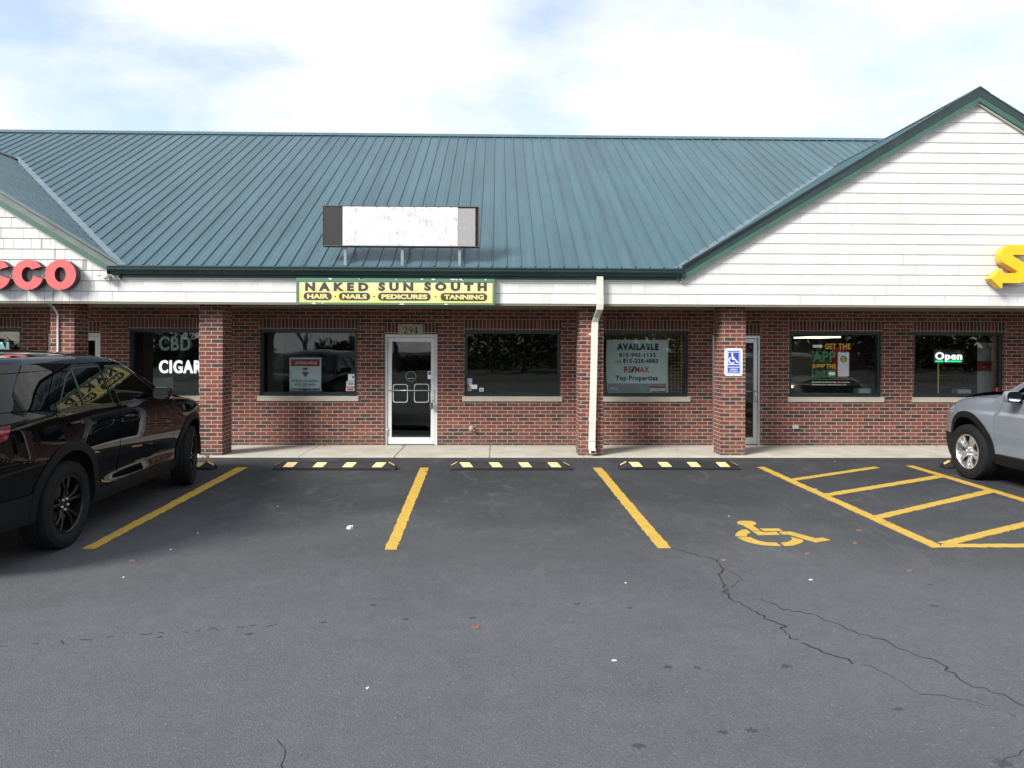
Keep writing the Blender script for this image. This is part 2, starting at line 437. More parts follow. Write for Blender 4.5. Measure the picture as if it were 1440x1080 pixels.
def tri_prism(mb, loops, Y, depth, xy=False, top=None):
    vs, ed = [], []
    for lp in loops:
        b = len(vs); vs += [Vector((p[0], p[1])) for p in lp]; ed += [(b + k, b + (k + 1) % len(lp)) for k in range(len(lp))]
    rv, re, rf, *_ = delaunay_2d_cdt(vs, ed, [], 0, 1e-6)
    def inside(c):
        w = False
        for lp in loops:
            n = len(lp)
            for k in range(n):
                a, b2 = lp[k], lp[(k + 1) % n]
                if (a[1] > c[1]) != (b2[1] > c[1]) and c[0] < (b2[0] - a[0]) * (c[1] - a[1]) / (b2[1] - a[1]) + a[0]: w = not w
        return w
    keep = [f for f in rf if inside((sum(rv[k].x for k in f) / 3, sum(rv[k].y for k in f) / 3))]
    i = len(mb.v); n = len(rv)
    if xy:
        mb.v += [(p.x, p.y, Y + depth) for p in rv] + [(p.x, p.y, Y) for p in rv]
    else:
        mb.v += [(p.x, Y - depth, p.y) for p in rv] + [(p.x, Y, p.y) for p in rv]
    cnt = {}
    for f in keep:
        mb.f.append(tuple(i + k for k in f)); mb.f.append(tuple(i + n + k for k in f[::-1]))
        for a, b in zip(f, f[1:] + f[:1]): cnt.setdefault((min(a, b), max(a, b)), []).append((a, b))
    for k, e in cnt.items():
        if len(e) == 1: a, b = e[0]; mb.f.append((i + a, i + n + a, i + n + b, i + b))
def rect_px(mb, px0, px1, py0, py1, Y, depth):
    pm = (px0 + px1) / 2; qm = (py0 + py1) / 2
    x0, x1 = at(px0, qm, Y).x, at(px1, qm, Y).x; z1, z0 = at(pm, py0, Y).z, at(pm, py1, Y).z
    mb.box(x0, x1, Y - depth, Y, z0, z1); return x0, x1, z0, z1
def rounded(x0, x1, z0, z1, r, n=5):
    out = []
    for cx, cz, a0 in ((x1 - r, z0 + r, -90), (x1 - r, z1 - r, 0), (x0 + r, z1 - r, 90), (x0 + r, z0 + r, 180)):
        for k in range(n + 1):
            a = R(a0 + 90 * k / n); out.append((cx + r * math.cos(a), cz + r * math.sin(a)))
    return out

# ------------------------------------------------------------------ ground
YF, YC, YW = 11.72, 11.99, 13.26     # shingle band, pillars, brick wall
ZS = 2.55                            # soffit
b = MB(); b.poly([(-300, -300, -0.02), (300, -300, -0.02), (300, 300, -0.02), (-300, 300, -0.02)])
t = simple('winter_grass', (0.045, 0.045, 0.026), 0.95, 0, 0.4, 0.8, 0.03, 20)
tag(b.build('ground', t), kind='structure')
b = MB(); b.poly([(-45, -13, 0), (45, -13, 0), (45, 11.9, 0), (-45, 11.9, 0)])
tag(b.build('parking_lot', M['asphalt']), kind='structure')
b = MB(); b.box(-120, 120, -26, -18, -0.018, -0.006)
tag(b.build('road', simple('old_road_asphalt', (0.05, 0.05, 0.05), 0.9, 0, 0.2, 1)), kind='structure')
# walk in front of the shops: slabs with joints, almost flush with the lot
walk = MB(); x = -17.35
jx = at(450, 627, YW).x
k = -9
while jx + k * 1.58 < 17:
    x0 = jx + k * 1.58; walk.box(x0 + 0.006, x0 + 1.574, 11.86, 13.32, -0.05, 0.022 + random.uniform(-0.002, 0.002)); k += 1
tag(walk.build('sidewalk', M['concrete'], bevel=0.006), kind='structure')
b = MB(); b.box(-16, 17, 11.88, 13.3, -0.06, 0.008)
tag(b.build('sidewalk_bed', simple('joint_dirt', (0.09, 0.08, 0.065), 0.95)), kind='structure')

LZ = 0.004
def strip_px(name, pts, z=LZ):
    P = [gnd(x, y) for x, y in pts]; Q = []; rnd = random.Random(int(pts[0][0]))
    for a, c in zip(P, P[1:] + P[:1]):
        n = max(1, int((c - a).length / 0.045)); dd = (c - a).normalized()
        for i in range(n):
            pp_ = a.lerp(c, i / n); j = rnd.gauss(0, 0.0045) if i else 0.0; Q.append((pp_.x - dd.y * j, pp_.y + dd.x * j))
    mb = MB(); tri_prism(mb, [Q], 0.0005, z, xy=True)
    return tag(mb.build(name, M['line']), kind='structure')
strip_px('parking_line', [(333, 657.5), (348, 657.5), (133, 772), (116, 772)])
strip_px('parking_line', [(591, 658), (603, 658), (558, 773), (541, 773)])
strip_px('parking_line', [(834, 658), (846, 658), (943, 771), (925, 771)])
s = 1440 / 380.0
def q(x, y): return (1060 + x / s, 640 + y / s)
strip_px('parking_line', [q(18, 65), q(55, 63), q(990, 478), q(1010, 492), q(950, 493)])
strip_px('parking_line', [q(812, 58), q(850, 57), q(1440, 232), q(1900, 372), q(2100, 445), q(2000, 445), q(1440, 249)])
strip_px('hatch_line', [q(192, 128), q(640, 62), q(672, 69), q(213, 138)], 0.0034)
strip_px('hatch_line', [q(362, 209), q(965, 110), q(1018, 119), q(390, 222)], 0.0034)
strip_px('hatch_line', [q(622, 328), q(1240, 186), q(1296, 196), q(655, 346)], 0.0034)
strip_px('hatch_line', [q(980, 467), q(1440, 356), q(1780, 275), q(1830, 290), q(1440, 385), q(1070, 476)], 0.0034)
strip_px('hatch_line', [q(1000, 475), q(2100, 473), q(2130, 494), q(1002, 491.5)], 0.0036)
# painted wheelchair symbol
sym = MB()
for pl in ([(145, 135), (170, 120), (240, 115), (330, 118), (380, 136), (395, 153), (372, 168), (345, 175), (440, 235), (345, 240), (215, 167), (160, 152)],
           [(260, 225), (320, 262), (282, 282), (272, 300), (274, 315), (125, 306), (130, 283), (165, 250), (215, 228)],
           [(155, 325), (318, 322), (360, 345), (430, 370), (520, 388), (645, 392), (705, 432), (600, 431), (480, 420), (360, 400), (250, 370)],
           [(700, 392), (780, 385), (835, 362), (850, 340), (830, 318), (990, 360), (978, 386), (930, 408), (850, 428), (750, 434)],
           [(440, 213), (680, 213), (725, 243), (490, 245)],
           [(345, 246), (450, 248), (482, 262), (640, 256), (690, 290), (415, 295)],
           [(680, 255), (825, 252), (1140, 338), (1225, 328), (1330, 358), (1150, 388), (810, 288), (720, 285)]):
    tri_prism(sym, [[(p.x, p.y) for p in (gnd(1020 + x / 9, 720 + y / 9) for x, y in pl)]], 0.0005, LZ, xy=True)
tag(sym.build('wheelchair_symbol', M['line']), kind='structure')

# cracks in the asphalt: ragged flat strips in one dark colour
M['crack'] = simple('crack_dark', (0.016, 0.016, 0.017), 0.95)
def crack(pts, w0=0.012, z=0.0016, seed=1, gapf=0.015):
    rnd = random.Random(seed); P = [gnd(x, y) for x, y in pts]; Q = []
    for a, c in zip(P, P[1:]):
        n = max(2, int((c - a).length / 0.035))
        for i in range(n):
            t = i / n; d = (c - a).normalized(); nn = Vector((-d.y, d.x, 0))
            Q.append(a.lerp(c, t) + nn * rnd.gauss(0, 0.012))
    mb = MB(); L = len(Q)
    for i in range(L - 1):
        if rnd.random() < gapf: continue
        a, c = Q[i], Q[i + 1]; d = (c - a).normalized(); nn = Vector((-d.y, d.x, 0))
        wa = CW * w0 * (0.55 + 0.5 * abs(math.sin(i * 0.23 + seed))) * rnd.uniform(0.6, 1.3) * 0.5
        wb = CW * w0 * (0.55 + 0.5 * abs(math.sin((i + 1) * 0.23 + seed))) * 0.5
        mb.poly([(a - nn * wa) + Vector((0, 0, z)), (a + nn * wa) + Vector((0, 0, z)), (c + nn * wb) + Vector((0, 0, z)), (c - nn * wb) + Vector((0, 0, z))])
    tag(mb.build('asphalt_crack', M['crack'], recalc=False), kind='structure')
def h(x, y): return (720 + x / 2.0, 740 + y / 2.0)
CW = 0.62
crack([h(450, 62), h(520, 82), h(575, 95), h(598, 118), h(582, 142), h(604, 165), h(602, 185), h(615, 207), h(660, 225), h(715, 258), h(760, 275), h(775, 308), h(860, 347), h(920, 370), h(985, 390)], 0.024, seed=3)
crack([h(600, 118), h(648, 150), h(620, 168), h(606, 178)], 0.010, seed=4)
crack([h(700, 203), h(760, 232), h(860, 252), h(960, 296), h(1040, 320), h(1120, 357), h(1200, 382), h(1245, 422), h(1300, 450), h(1360, 465), h(1440, 505), h(1560, 560)], 0.016, seed=6)
crack([h(985, 390), h(1060, 420), h(1150, 470), h(1330, 500), h(1440, 545)], 0.006, seed=8)
crack([(393, 1040), (396, 1055), (394, 1070), (399, 1095)], 0.010, seed=9)
crack([h(1370, 660), h(1440, 635), h(1500, 620)], 0.008, seed=12)
crack([(0, 909), (45, 906), (130, 899), (205, 892), (300, 885), (400, 878)], 0.012, seed=15, gapf=0.6)
crack([q(130, 255), q(185, 290), q(230, 330)], 0.010, seed=16)
# dark tar spots
M['tar'] = simple('tar_spot', (0.036, 0.037, 0.040), 0.7)
def blotch(px, py, rx, seed):
    rnd = random.Random(seed); c = gnd(px, py); mb = MB(); pts = []
    for i in range(18):
        a = 2 * math.pi * i / 18; r = rx * rnd.uniform(0.35, 1.1); pts.append((c.x + r * math.cos(a), c.y + 0.7 * r * math.sin(a)))
    tri_prism(mb, [pts], 0.0003, 0.0012, xy=True)
    tag(mb.build('tar_spot', M['tar']), kind='structure')
for i, (px, py, rx) in enumerate([(1057, 1027, .035), (940, 938, .035), (980, 939, .03), (1105, 937, .04), (1262, 997, .035), (897, 1048, .045), (1312, 852, .035), (1308, 822, .03), (886, 855, .03), (812, 849, .03),
                                  (1410, 1073, .05), (525, 851, .03), (570, 871, .03), (665, 869, .03), (455, 875, .028), (350, 892, .03), (225, 896, .025), (470, 676, .16), (495, 679, .12), (655, 663, .12), (1018, 1030, .03)]):
    blotch(px, py, rx, 40 + i)

# ------------------------------------------------------------------ the shops
plaza = empty('shopping_plaza', (0, 18, 0), 'long single storey brick shopping plaza with teal metal roof and white shingled gables', 'building')
XL, XR = -16.2, 16.6
GX1, GX2 = 3.02, -6.12                    # inner corners of the gables at the eaves
HW = 4.97                                 # half width of a gable
SL = 0.604
EY, EZ = 11.58, 3.145                     # main eave
RY = 18.62; RZ = EZ + SL * (RY - EY)

# openings in the brick wall, from the photo (px left, px right)
def wx(px): return at(px, 520, YW).x
ZWT, ZWB, ZDT = 2.155, 0.925, 2.085
openings = [('window', -110, 29), ('door', 66, 141), ('window', 181, 316), ('window', 365, 502), ('door', 541, 615), ('window', 653, 788),
            ('window', 833, 968), ('door', 1002, 1070), ('window', 1110, 1240), ('window', 1285, 1412)]
OP = [(k, wx(a), wx(c), ZWB if k == 'window' else 0.02, ZWT if k == 'window' else ZDT) for k, a, c in openings]
OP.append(('window', 12.3, 14.0, ZWB, ZWT)); OP.append(('window', -14.6, -12.9, ZWB, ZWT))
OP.sort(key=lambda o: o[1])
def pierced(mb, x0, x1, z0, z1, y0, y1, ops):
    "wall from x0 to x1 with openings, with real thickness"
    xs = sorted({x0, x1} | {o[1] for o in ops} | {o[2] for o in ops})
    for a, c in zip(xs, xs[1:]):
        o = next((o for o in ops if o[1] <= a + 1e-6 and o[2] >= c - 1e-6), None)
        if o is None: mb.box(a, c, y0, y1, z0, z1)
        else:
            if o[3] > z0 + 0.03: mb.box(a, c, y0, y1, z0, o[3])
            mb.box(a, c, y0, y1, o[4], z1)
wall = MB()
solid = []
pierced(wall, XL, XR, 0.0, ZS - 0.002, YW, YW + 0.22, OP)
bw = wall.build('brick_wall', M['brick'], plaza)
bm = bmesh.new(); bm.from_mesh(bw.data); bmesh.ops.remove_doubles(bm, verts=bm.verts, dist=0.0005)
seen = {}
kill = []
for f in bm.faces:
    kx = tuple(sorted(v.index for v in f.verts))
    if kx in seen: kill += [f, seen[kx]]
    seen[kx] = f
bmesh.ops.delete(bm, geom=list(set(kill)), context='FACES_ONLY'); bm.to_mesh(bw.data); bm.free()
b = MB(); b.box(XL, XL + 0.2, YW + 0.22, 27, 0, ZS - 0.002); b.build('brick_wall', M['brick'], plaza)
b = MB(); b.box(XR - 0.2, XR, YW + 0.22, 27, 0, ZS - 0.002); b.build('brick_wall', M['brick'], plaza)
b = MB(); b.box(XL, XR, 27, 27.2, 0, ZS - 0.002); b.build('brick_wall', M['brick'], plaza)
# pillars
for (a, c) in ((70, 104.3), (279.8, 313), (814.3, 848.3), (1014.2, 1048.2), (1549, 1583), (-455, -421)):
    b = MB(); x0, x1 = at(a, 540, YC).x, at(c, 540, YC).x
    b.box(x0, x1, YC, YC + 0.41, 0.0, ZS - 0.002); b.build('pillar', M['brick'], plaza)
# soffit, beam strip under the shingles
b = MB(); b.box(XL - 0.3, XR + 0.3, YF + 0.03, YW + 0.25, ZS, ZS + 0.05); b.build('soffit', M['soffit'], plaza)
b = MB(); b.box(XL - 0.3, XR + 0.3, YF - 0.004, YF + 0.028, ZS - 0.022, ZS + 0.03); b.build('soffit_trim', M['soffit'], plaza)

# lapped shingle courses; each course leans out at its foot
def lap(mb, z0, z1, xa0, xb0, xa1, xb1, y=YF):
    mb.hull([(xa0, y - 0.011, z0), (xb0, y - 0.011, z0), (xb0, y + 0.02, z0), (xa0, y + 0.02, z0)],
            [(xa1, y - 0.003, z1), (xb1, y - 0.003, z1), (xb1, y + 0.02, z1), (xa1, y + 0.02, z1)])
CH = 0.170
band = MB(); z = ZS + 0.012
for i in range(2):
    lap(band, z, z + CH - 0.001, GX2, GX1, GX2, GX1); z += CH
lap(band, z, z + 0.06, GX2, GX1, GX2, GX1)
band.build('shingle_band', M['shingle'], plaza)
for gx, sgn, mname in ((GX1, 1, 'shingle'), (GX2, -1, 'shingle2')):
    g = MB(); z = ZS + 0.012; apx = gx + sgn * HW; zcor = 2.99
    far = gx + sgn * 2 * HW
    while True:
        z2 = z + CH - 0.001
        def ext(zz):
            k = max(0, zz - zcor) / SL
            return gx + sgn * k, far - sgn * k
        a0, b0 = ext(z); a1, b1 = ext(z2)
        if (b0 - a0) * sgn < 0.1: break
        if (b1 - a1) * sgn < 0.02: a1 = b1 = apx - sgn * 0.01; b1 = apx + sgn * 0.01
        if sgn > 0: lap(g, z, z2, a0, b0, a1, b1)
        else: lap(g, z, z2, b0, a0, b1, a1)
        z += CH
    g.build('shingle_gable', M[mname], plaza)
    # backing behind the gable shingles and rest of the band to the end of the building
    bk = MB(); pts = [(gx, ZS + 0.012), (far, ZS + 0.012), (far, zcor), (apx, zcor + SL * HW), (gx, zcor)]
    bk.hull([(p[0], YF + 0.021, p[1]) for p in pts], [(p[0], YF + 0.06, p[1]) for p in pts]); bk.build('gable_backing', M['white'], plaza)
    end = XR if sgn > 0 else XL
    eb = MB(); z = ZS + 0.012
    for i in range(3):
        lap(eb, z, z + CH - 0.004, min(far, end), max(far, end), min(far, end), max(far, end)); z += CH
    eb.build('shingle_band', M[mname], plaza)
bb = MB(); bb.box(GX2, GX1, YF + 0.021, YF + 0.06, ZS + 0.012, 3.05); bb.build('band_backing', M['white'], plaza)
# green board behind the gutter, cream channel below it
b = MB(); b.box(GX2 + 0.03, GX1 - 0.06, YF - 0.035, YF + 0.0, 2.955, 3.06); b.build('fascia_board', M['greenboard'], plaza)
b = MB(); b.box(GX2 + 0.03, GX1 - 0.04, YF - 0.030, YF - 0.004, 2.938, 2.953); b.build('channel_trim', M['cream'], plaza)
# gutter: ogee channel
gp = [(-0.036, 3.005), (-0.115, 3.005), (-0.125, 3.03), (-0.150, 3.075), (-0.152, 3.115), (-0.165, 3.118), (-0.165, 3.13), (-0.140, 3.13), (-0.140, 3.09), (-0.112, 3.03), (-0.105, 3.013), (-0.046, 3.013), (-0.046, 3.12), (-0.036, 3.12)]
gx0, gx1 = at(150, 380, 11.56).x, at(960.5, 384, 11.56).x
b = MB(); b.hull([(gx0, YF + p[0], p[1]) for p in gp], [(gx1, YF + p[0], p[1]) for p in gp])
for xx in (gx0, gx1): b.box(xx - 0.004, xx + 0.004, YF - 0.150, YF - 0.036, 3.004, 3.127)
gut = b.build('gutter', M['gutter'], plaza, recalc=True)
# downspout
def section(c, w, d, tx=0):
    return [Vector((c[0] - w / 2, c[1] - d / 2, c[2])), Vector((c[0] + w / 2, c[1] - d / 2, c[2])), Vector((c[0] + w / 2, c[1] + d / 2, c[2])), Vector((c[0] - w / 2, c[1] + d / 2, c[2]))]
b = MB(); ys = YF - 0.085; yc = YC - 0.05
path = [(at(843.5, 388, ys).x, ys, 3.004), (at(844, 428, ys).x, ys, 2.55), (at(843.5, 438, ys).x, ys + 0.02, 2.46), (at(838.5, 449, yc).x, yc - 0.06, 2.36), (at(836.5, 456, yc).x, yc, 2.27),
        (at(834.5, 540, yc).x, yc, 1.2), (at(832.5, 618, yc).x, yc, 0.29), (at(832, 630, yc).x, yc - 0.02, 0.16), (at(833, 640, yc).x, yc - 0.07, 0.07)]
ww = [0.105, 0.108, 0.108, 0.105, 0.108, 0.108, 0.108, 0.112, 0.112]
secs = [section(p, w, 0.078) for p, w in zip(path, ww)]
sec_last = secs[-1]
for a, c in zip(secs, secs[1:]): b.hull(a, c)
dso = b.build('downspout', M['cream'], plaza, bevel=0.006)
b = MB(); a = path[1]; b.box(a[0] - 0.058, a[0] + 0.058, ys - 0.044, ys + 0.044, 2.64, 2.655)
b.box(path[7][0] - 0.06, path[7][0] + 0.06, yc - 0.05, yc + 0.045, 0.275, 0.288)
build_split(b, 'downspout_joint', M['cream'], dso)
c = path[-1]; b = MB(); b.box(c[0] - 0.040, c[0] + 0.040, c[1] - 0.0415, c[1] - 0.0385, c[2] + 0.012, c[2] + 0.052); b.build('downspout_mouth', M['crack'], dso)
b = MB(); x0 = at(848.2, 470, YC).x
for z in (2.05, 0.62): b.box(path[5][0] - 0.075, path[5][0] + 0.075, yc + 0.030, yc + 0.049, z, z + 0.03)
build_split(b, 'downspout_strap', M['cream'], dso)

# roofs
def rz(y): return EZ + SL * (y - EY)
TH = 0.03
roof = MB()
A1, A2 = GX1 + HW, GX2 - HW
yv = EY + HW
pl = [(GX2, EY), (GX1, EY), (A1, yv), (XR + 0.35, yv - (XR + 0.35 - A1)), (XR + 0.35, RY), (XL - 0.35, RY), (XL - 0.35, yv - (A2 - XL + 0.35)), (A2, yv)]
roof.hull([(x, y, rz(y)) for x, y in pl], [(x, y, rz(y) - TH) for x, y in pl])
nrm = Vector((0, -SL, 1)).normalized()
def rib(mb, x, y0, y1, hgt=0.020, w=0.032):
    if y1 - y0 < 0.1: return
    a = Vector((x, y0, rz(y0))) - nrm * 0.004; c = Vector((x, y1, rz(y1))) - nrm * 0.004
    s = [(-w / 2, 0), (w / 2, 0), (w * 0.26, hgt), (-w * 0.26, hgt)]
    mb.hull([a + Vector((p, 0, 0)) + nrm * (r + 0.004) for p, r in s], [c + Vector((p, 0, 0)) + nrm * (r + 0.004) for p, r in s])
def ystart(x):
    if x > A1: return yv - (x - A1)
    if x > GX1: return EY + (x - GX1)
    if x < A2: return yv - (A2 - x)
    if x < GX2: return EY + (GX2 - x)
    return EY
x = XL - 0.3
while x < XR + 0.3:
    y0 = ystart(x)
    if x < GX2 and y0 > EY: y0 += 0.14
    if x > GX1: y0 += 0.10
    rib(roof, x, max(EY - 0.012, y0), RY - 0.05); x += 0.2345
rf = roof.build('metal_roof', M['roof'], plaza)
# minor stiffening ribs
mr = MB(); x = XL - 0.3 + 0.078
k = 0
while x < XR + 0.3:
    for dx in (0, 0.078):
        y0 = ystart(x + dx) + (0.12 if (x < GX2 or x > GX1) else 0)
        rib(mr, x + dx, y0, RY - 0.06, 0.0028, 0.018)
    x += 0.2345
mr.build('stiffening_rib', M['roof'], rf)
br = MB(); br.hull([(XL - 0.35, RY, RZ), (XR + 0.35, RY, RZ), (XR + 0.35, 2 * RY - EY, EZ), (XL - 0.35, 2 * RY - EY, EZ)],
                   [(XL - 0.35, RY, RZ - TH), (XR + 0.35, RY, RZ - TH), (XR + 0.35, 2 * RY - EY, EZ - TH), (XL - 0.35, 2 * RY - EY, EZ - TH)])
br.build('metal_roof', M['roof'], plaza)
for xe in (XL, XR - 0.1):
    e = MB(); e.hull([(xe, EY + 0.2, ZS + 0.05), (xe, 2 * RY - EY - 0.2, ZS + 0.05), (xe, 2 * RY - EY - 0.2, EZ), (xe, RY, RZ - 0.06), (xe, EY + 0.2, EZ)],
                     [(xe + 0.1, EY + 0.2, ZS + 0.05), (xe + 0.1, 2 * RY - EY - 0.2, ZS + 0.05), (xe + 0.1, 2 * RY - EY - 0.2, EZ), (xe + 0.1, RY, RZ - 0.06), (xe + 0.1, EY + 0.2, EZ)])
    e.build('end_gable', M['shingle'], plaza)
# ridge cap
rc = MB()
rc.hull([(XL - 0.36, RY - 0.17, rz(RY - 0.17) + 0.036), (XL - 0.36, RY, RZ + 0.045), (XL - 0.36, RY + 0.17, rz(RY - 0.17) + 0.036), (XL - 0.36, RY + 0.17, rz(RY - 0.17) + 0.028), (XL - 0.36, RY, RZ + 0.037), (XL - 0.36, RY - 0.17, rz(RY - 0.17) + 0.028)],
        [(XR + 0.36, RY - 0.17, rz(RY - 0.17) + 0.036), (XR + 0.36, RY, RZ + 0.045), (XR + 0.36, RY + 0.17, rz(RY - 0.17) + 0.036), (XR + 0.36, RY + 0.17, rz(RY - 0.17) + 0.028), (XR + 0.36, RY, RZ + 0.037), (XR + 0.36, RY - 0.17, rz(RY - 0.17) + 0.028)])
rc.build('ridge_cap', M['roof'], rf)
# dark foam closure under the eave ribs
cl = MB(); cl.box(GX2 + 0.02, GX1 - 0.02, EY + 0.01, EY + 0.03, EZ - 0.045, EZ - 0.031); cl.build('eave_closure', M['gutter'], rf)
# gable roofs with their rakes
FY = YF - 0.085          # how far the gable roofs oversail the shingles
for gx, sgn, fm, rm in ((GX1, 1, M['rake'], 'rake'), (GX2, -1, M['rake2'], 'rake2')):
    ax = gx + sgn * HW; far = gx + sgn * 2 * HW
    zr = EZ + SL * HW
    for k, (c0) in enumerate((gx, far)):
        ob = MB(); dz = 0.012
        pts = [(c0, FY, EZ + dz), (ax, FY, zr + dz), (ax, EY + HW, zr + dz), (c0, EY, EZ + dz)]
        ob.hull(pts, [(p[0], p[1], p[2] - TH) for p in pts])
        # ribs run down the slope, across the view
        sx = 1 if ax > c0 else -1
        n2 = Vector((-sx * SL, 0, 1)).normalized()
        y = FY + 0.25
        while y < EY + HW - 0.2:
            kx = max(0.0, y - EY) + 0.08
            a = Vector((c0 + sx * kx, y, EZ + dz + SL * kx)); c = Vector((ax - sx * 0.06, y, zr + dz - SL * 0.06))
            ss = [(-0.017, 0), (0.017, 0), (0.009, 0.019), (-0.009, 0.019)]
            if abs(c.x - a.x) > 0.2:
                ob.hull([a + Vector((0, p, 0)) + n2 * r for p, r in ss], [c + Vector((0, p, 0)) + n2 * r for p, r in ss])
            y += 0.2345
        go = ob.build('gable_roof', M['roof'], plaza)
        # green rake board, then the metal edge over it, then the cream channel under it
        def sloped(mb, y0, y1, lo, hi, extend=0.0):
            s0 = c0 - sx * extend
            zc = EZ - SL * extend
            A = [(s0, y0, zc + lo), (ax, y0, zr + lo), (ax, y0, zr + hi), (s0, y0, zc + hi)]
            mb.hull(A, [(p[0], y1, p[2]) for p in A])
        e = MB(); sloped(e, FY - 0.004, FY + 0.028, -0.205, -0.106); e.build('rake_board', M['greenboard'], go)
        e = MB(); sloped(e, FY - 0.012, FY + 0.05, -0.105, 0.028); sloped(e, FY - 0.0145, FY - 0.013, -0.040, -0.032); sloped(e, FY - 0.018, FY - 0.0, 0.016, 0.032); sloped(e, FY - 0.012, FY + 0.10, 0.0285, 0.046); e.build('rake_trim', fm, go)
        e = MB(); sloped(e, FY + 0.0285, YF - 0.021, -0.205, -0.17); e.build('rake_soffit', M['rake'], go)
        e = MB(); sloped(e, YF - 0.055, YF - 0.021, -0.228, -0.2055); e.build('channel_trim', M['cream'], go)
    cp = MB(); e0 = 0.16
    cp.hull([(ax - e0, FY - 0.02, zr - SL * e0 + 0.047), (ax, FY - 0.02, zr + 0.055), (ax + e0, FY - 0.02, zr - SL * e0 + 0.047), (ax, FY - 0.02, zr + 0.03)],
            [(ax - e0, EY + HW, zr - SL * e0 + 0.047), (ax, EY + HW, zr + 0.055), (ax + e0, EY + HW, zr - SL * e0 + 0.047), (ax, EY + HW, zr + 0.03)])
    cp.build('ridge_cap', M['rake'], plaza)
    # valley flashing on the main slope
    for c0, dirx in ((gx, sgn), (far, -sgn)):
        vf = MB(); w = 0.15
        p0 = (c0, EY - 0.004); p1 = (c0 + dirx * HW, EY + HW)
        Q = [p0, (p0[0], p0[1] + 0.0), p1, (p1[0] - dirx * 0.0, p1[1] + w)]
        Q = [p0, p1, (p1[0], p1[1] + w), (c0 - dirx * w * 0.9, EY - 0.004)]
        vf.hull([(x, y, rz(y) + 0.010) for x, y in Q], [(x, y, rz(y) + 0.001) for x, y in Q]); vf.build('valley_flashing', M['flash'], rf)

# windows and doors as parts of the plaza
def soldier(x0, x1, z0, z1, parent):
    b = MB(); b.box(x0, x1, YW - 0.004, YW + 0.02, z0, z1)
    o = b.build('soldier_course', M['soldier'], parent)
    for l in o.data.uv_layers[0].data: l.uv = (l.uv[0], l.uv[1] - z0 - 0.03 + 5 * 0.26)
def make_window(x0, x1, z0, z1):
    w = MB(); fw = 0.052; yf = YW + 0.045; yb = YW + 0.13
    w.box(x0, x0 + fw, yf, yb, z0, z1); w.box(x1 - fw, x1, yf, yb, z0, z1)
    w.box(x0 + fw, x1 - fw, yf, yb, z1 - fw, z1); w.box(x0 + fw, x1 - fw, yf, yb, z0 + 0.012, z0 + 0.075)
    w.box(x0 + fw, x1 - fw, yf - 0.03, yf, z0 + 0.012, z0 + 0.035)
    # steel lintel / flashed reveal
    w.box(x0 + 0.002, x1 - 0.002, YW + 0.012, yf, z1 - 0.022, z1 - 0.001)
    fr = w.build('window', M['frame'], plaza)
    p = MB(); p.box(x0 + fw - 0.01, x1 - fw + 0.01, YW + 0.085, YW + 0.095, z0 + 0.07, z1 - fw + 0.01); p.build('pane', M['glass'], fr)
    s = MB(); s.box(x0 - 0.035, x1 + 0.035, YW - 0.035, YW + 0.044, z0 - 0.085, z0 + 0.008); s.build('sill', M['sill'], fr, bevel=0.004)
    soldier(x0 - 0.02, x1 + 0.02, z1 + 0.002, z1 + 0.205, fr)
    return fr
def make_door(x0, x1, z0, z1, alu, hinge_left):
    m = M['alu'] if alu else M['white_frame']
    d = MB(); fw = 0.045; yf = YW + 0.03; yb = YW + 0.14
    d.box(x0, x0 + fw, yf, yb, z0, z1); d.box(x1 - fw, x1, yf, yb, z0, z1); d.box(x0 + fw, x1 - fw, yf, yb, z1 - 0.055, z1)
    fr = d.build('door', m, plaza, bevel=0.003)
    a0, a1, zt = x0 + fw + 0.006, x1 - fw - 0.006, z1 - 0.063
    l = MB(); y0, y1 = YW + 0.05, YW + 0.095; st = 0.072
    l.box(a0, a0 + st, y0, y1, z0 + 0.012, zt); l.box(a1 - st, a1, y0, y1, z0 + 0.012, zt)
    l.box(a0 + st, a1 - st, y0, y1, zt - 0.075, zt); l.box(a0 + st, a1 - st, y0, y1, z0 + 0.012, z0 + 0.14)
    l.build('leaf', m, fr, bevel=0.003)
    p = MB(); p.box(a0 + st - 0.006, a1 - st + 0.006, YW + 0.068, YW + 0.077, z0 + 0.134, zt - 0.069); p.build('pane', M['glass'], fr)
    h = MB(); h.box(x0 + fw, x1 - fw, YW + 0.0, YW + 0.14, z0 - 0.002, z0 + 0.010); h.build('threshold', M['crack'], fr)
    hx = a1 - 0.02 if hinge_left else a0 + 0.02
    return fr, a0, a1, y0
DOORS = []
for o in OP:
    if o[0] == 'window': make_window(*o[1:])
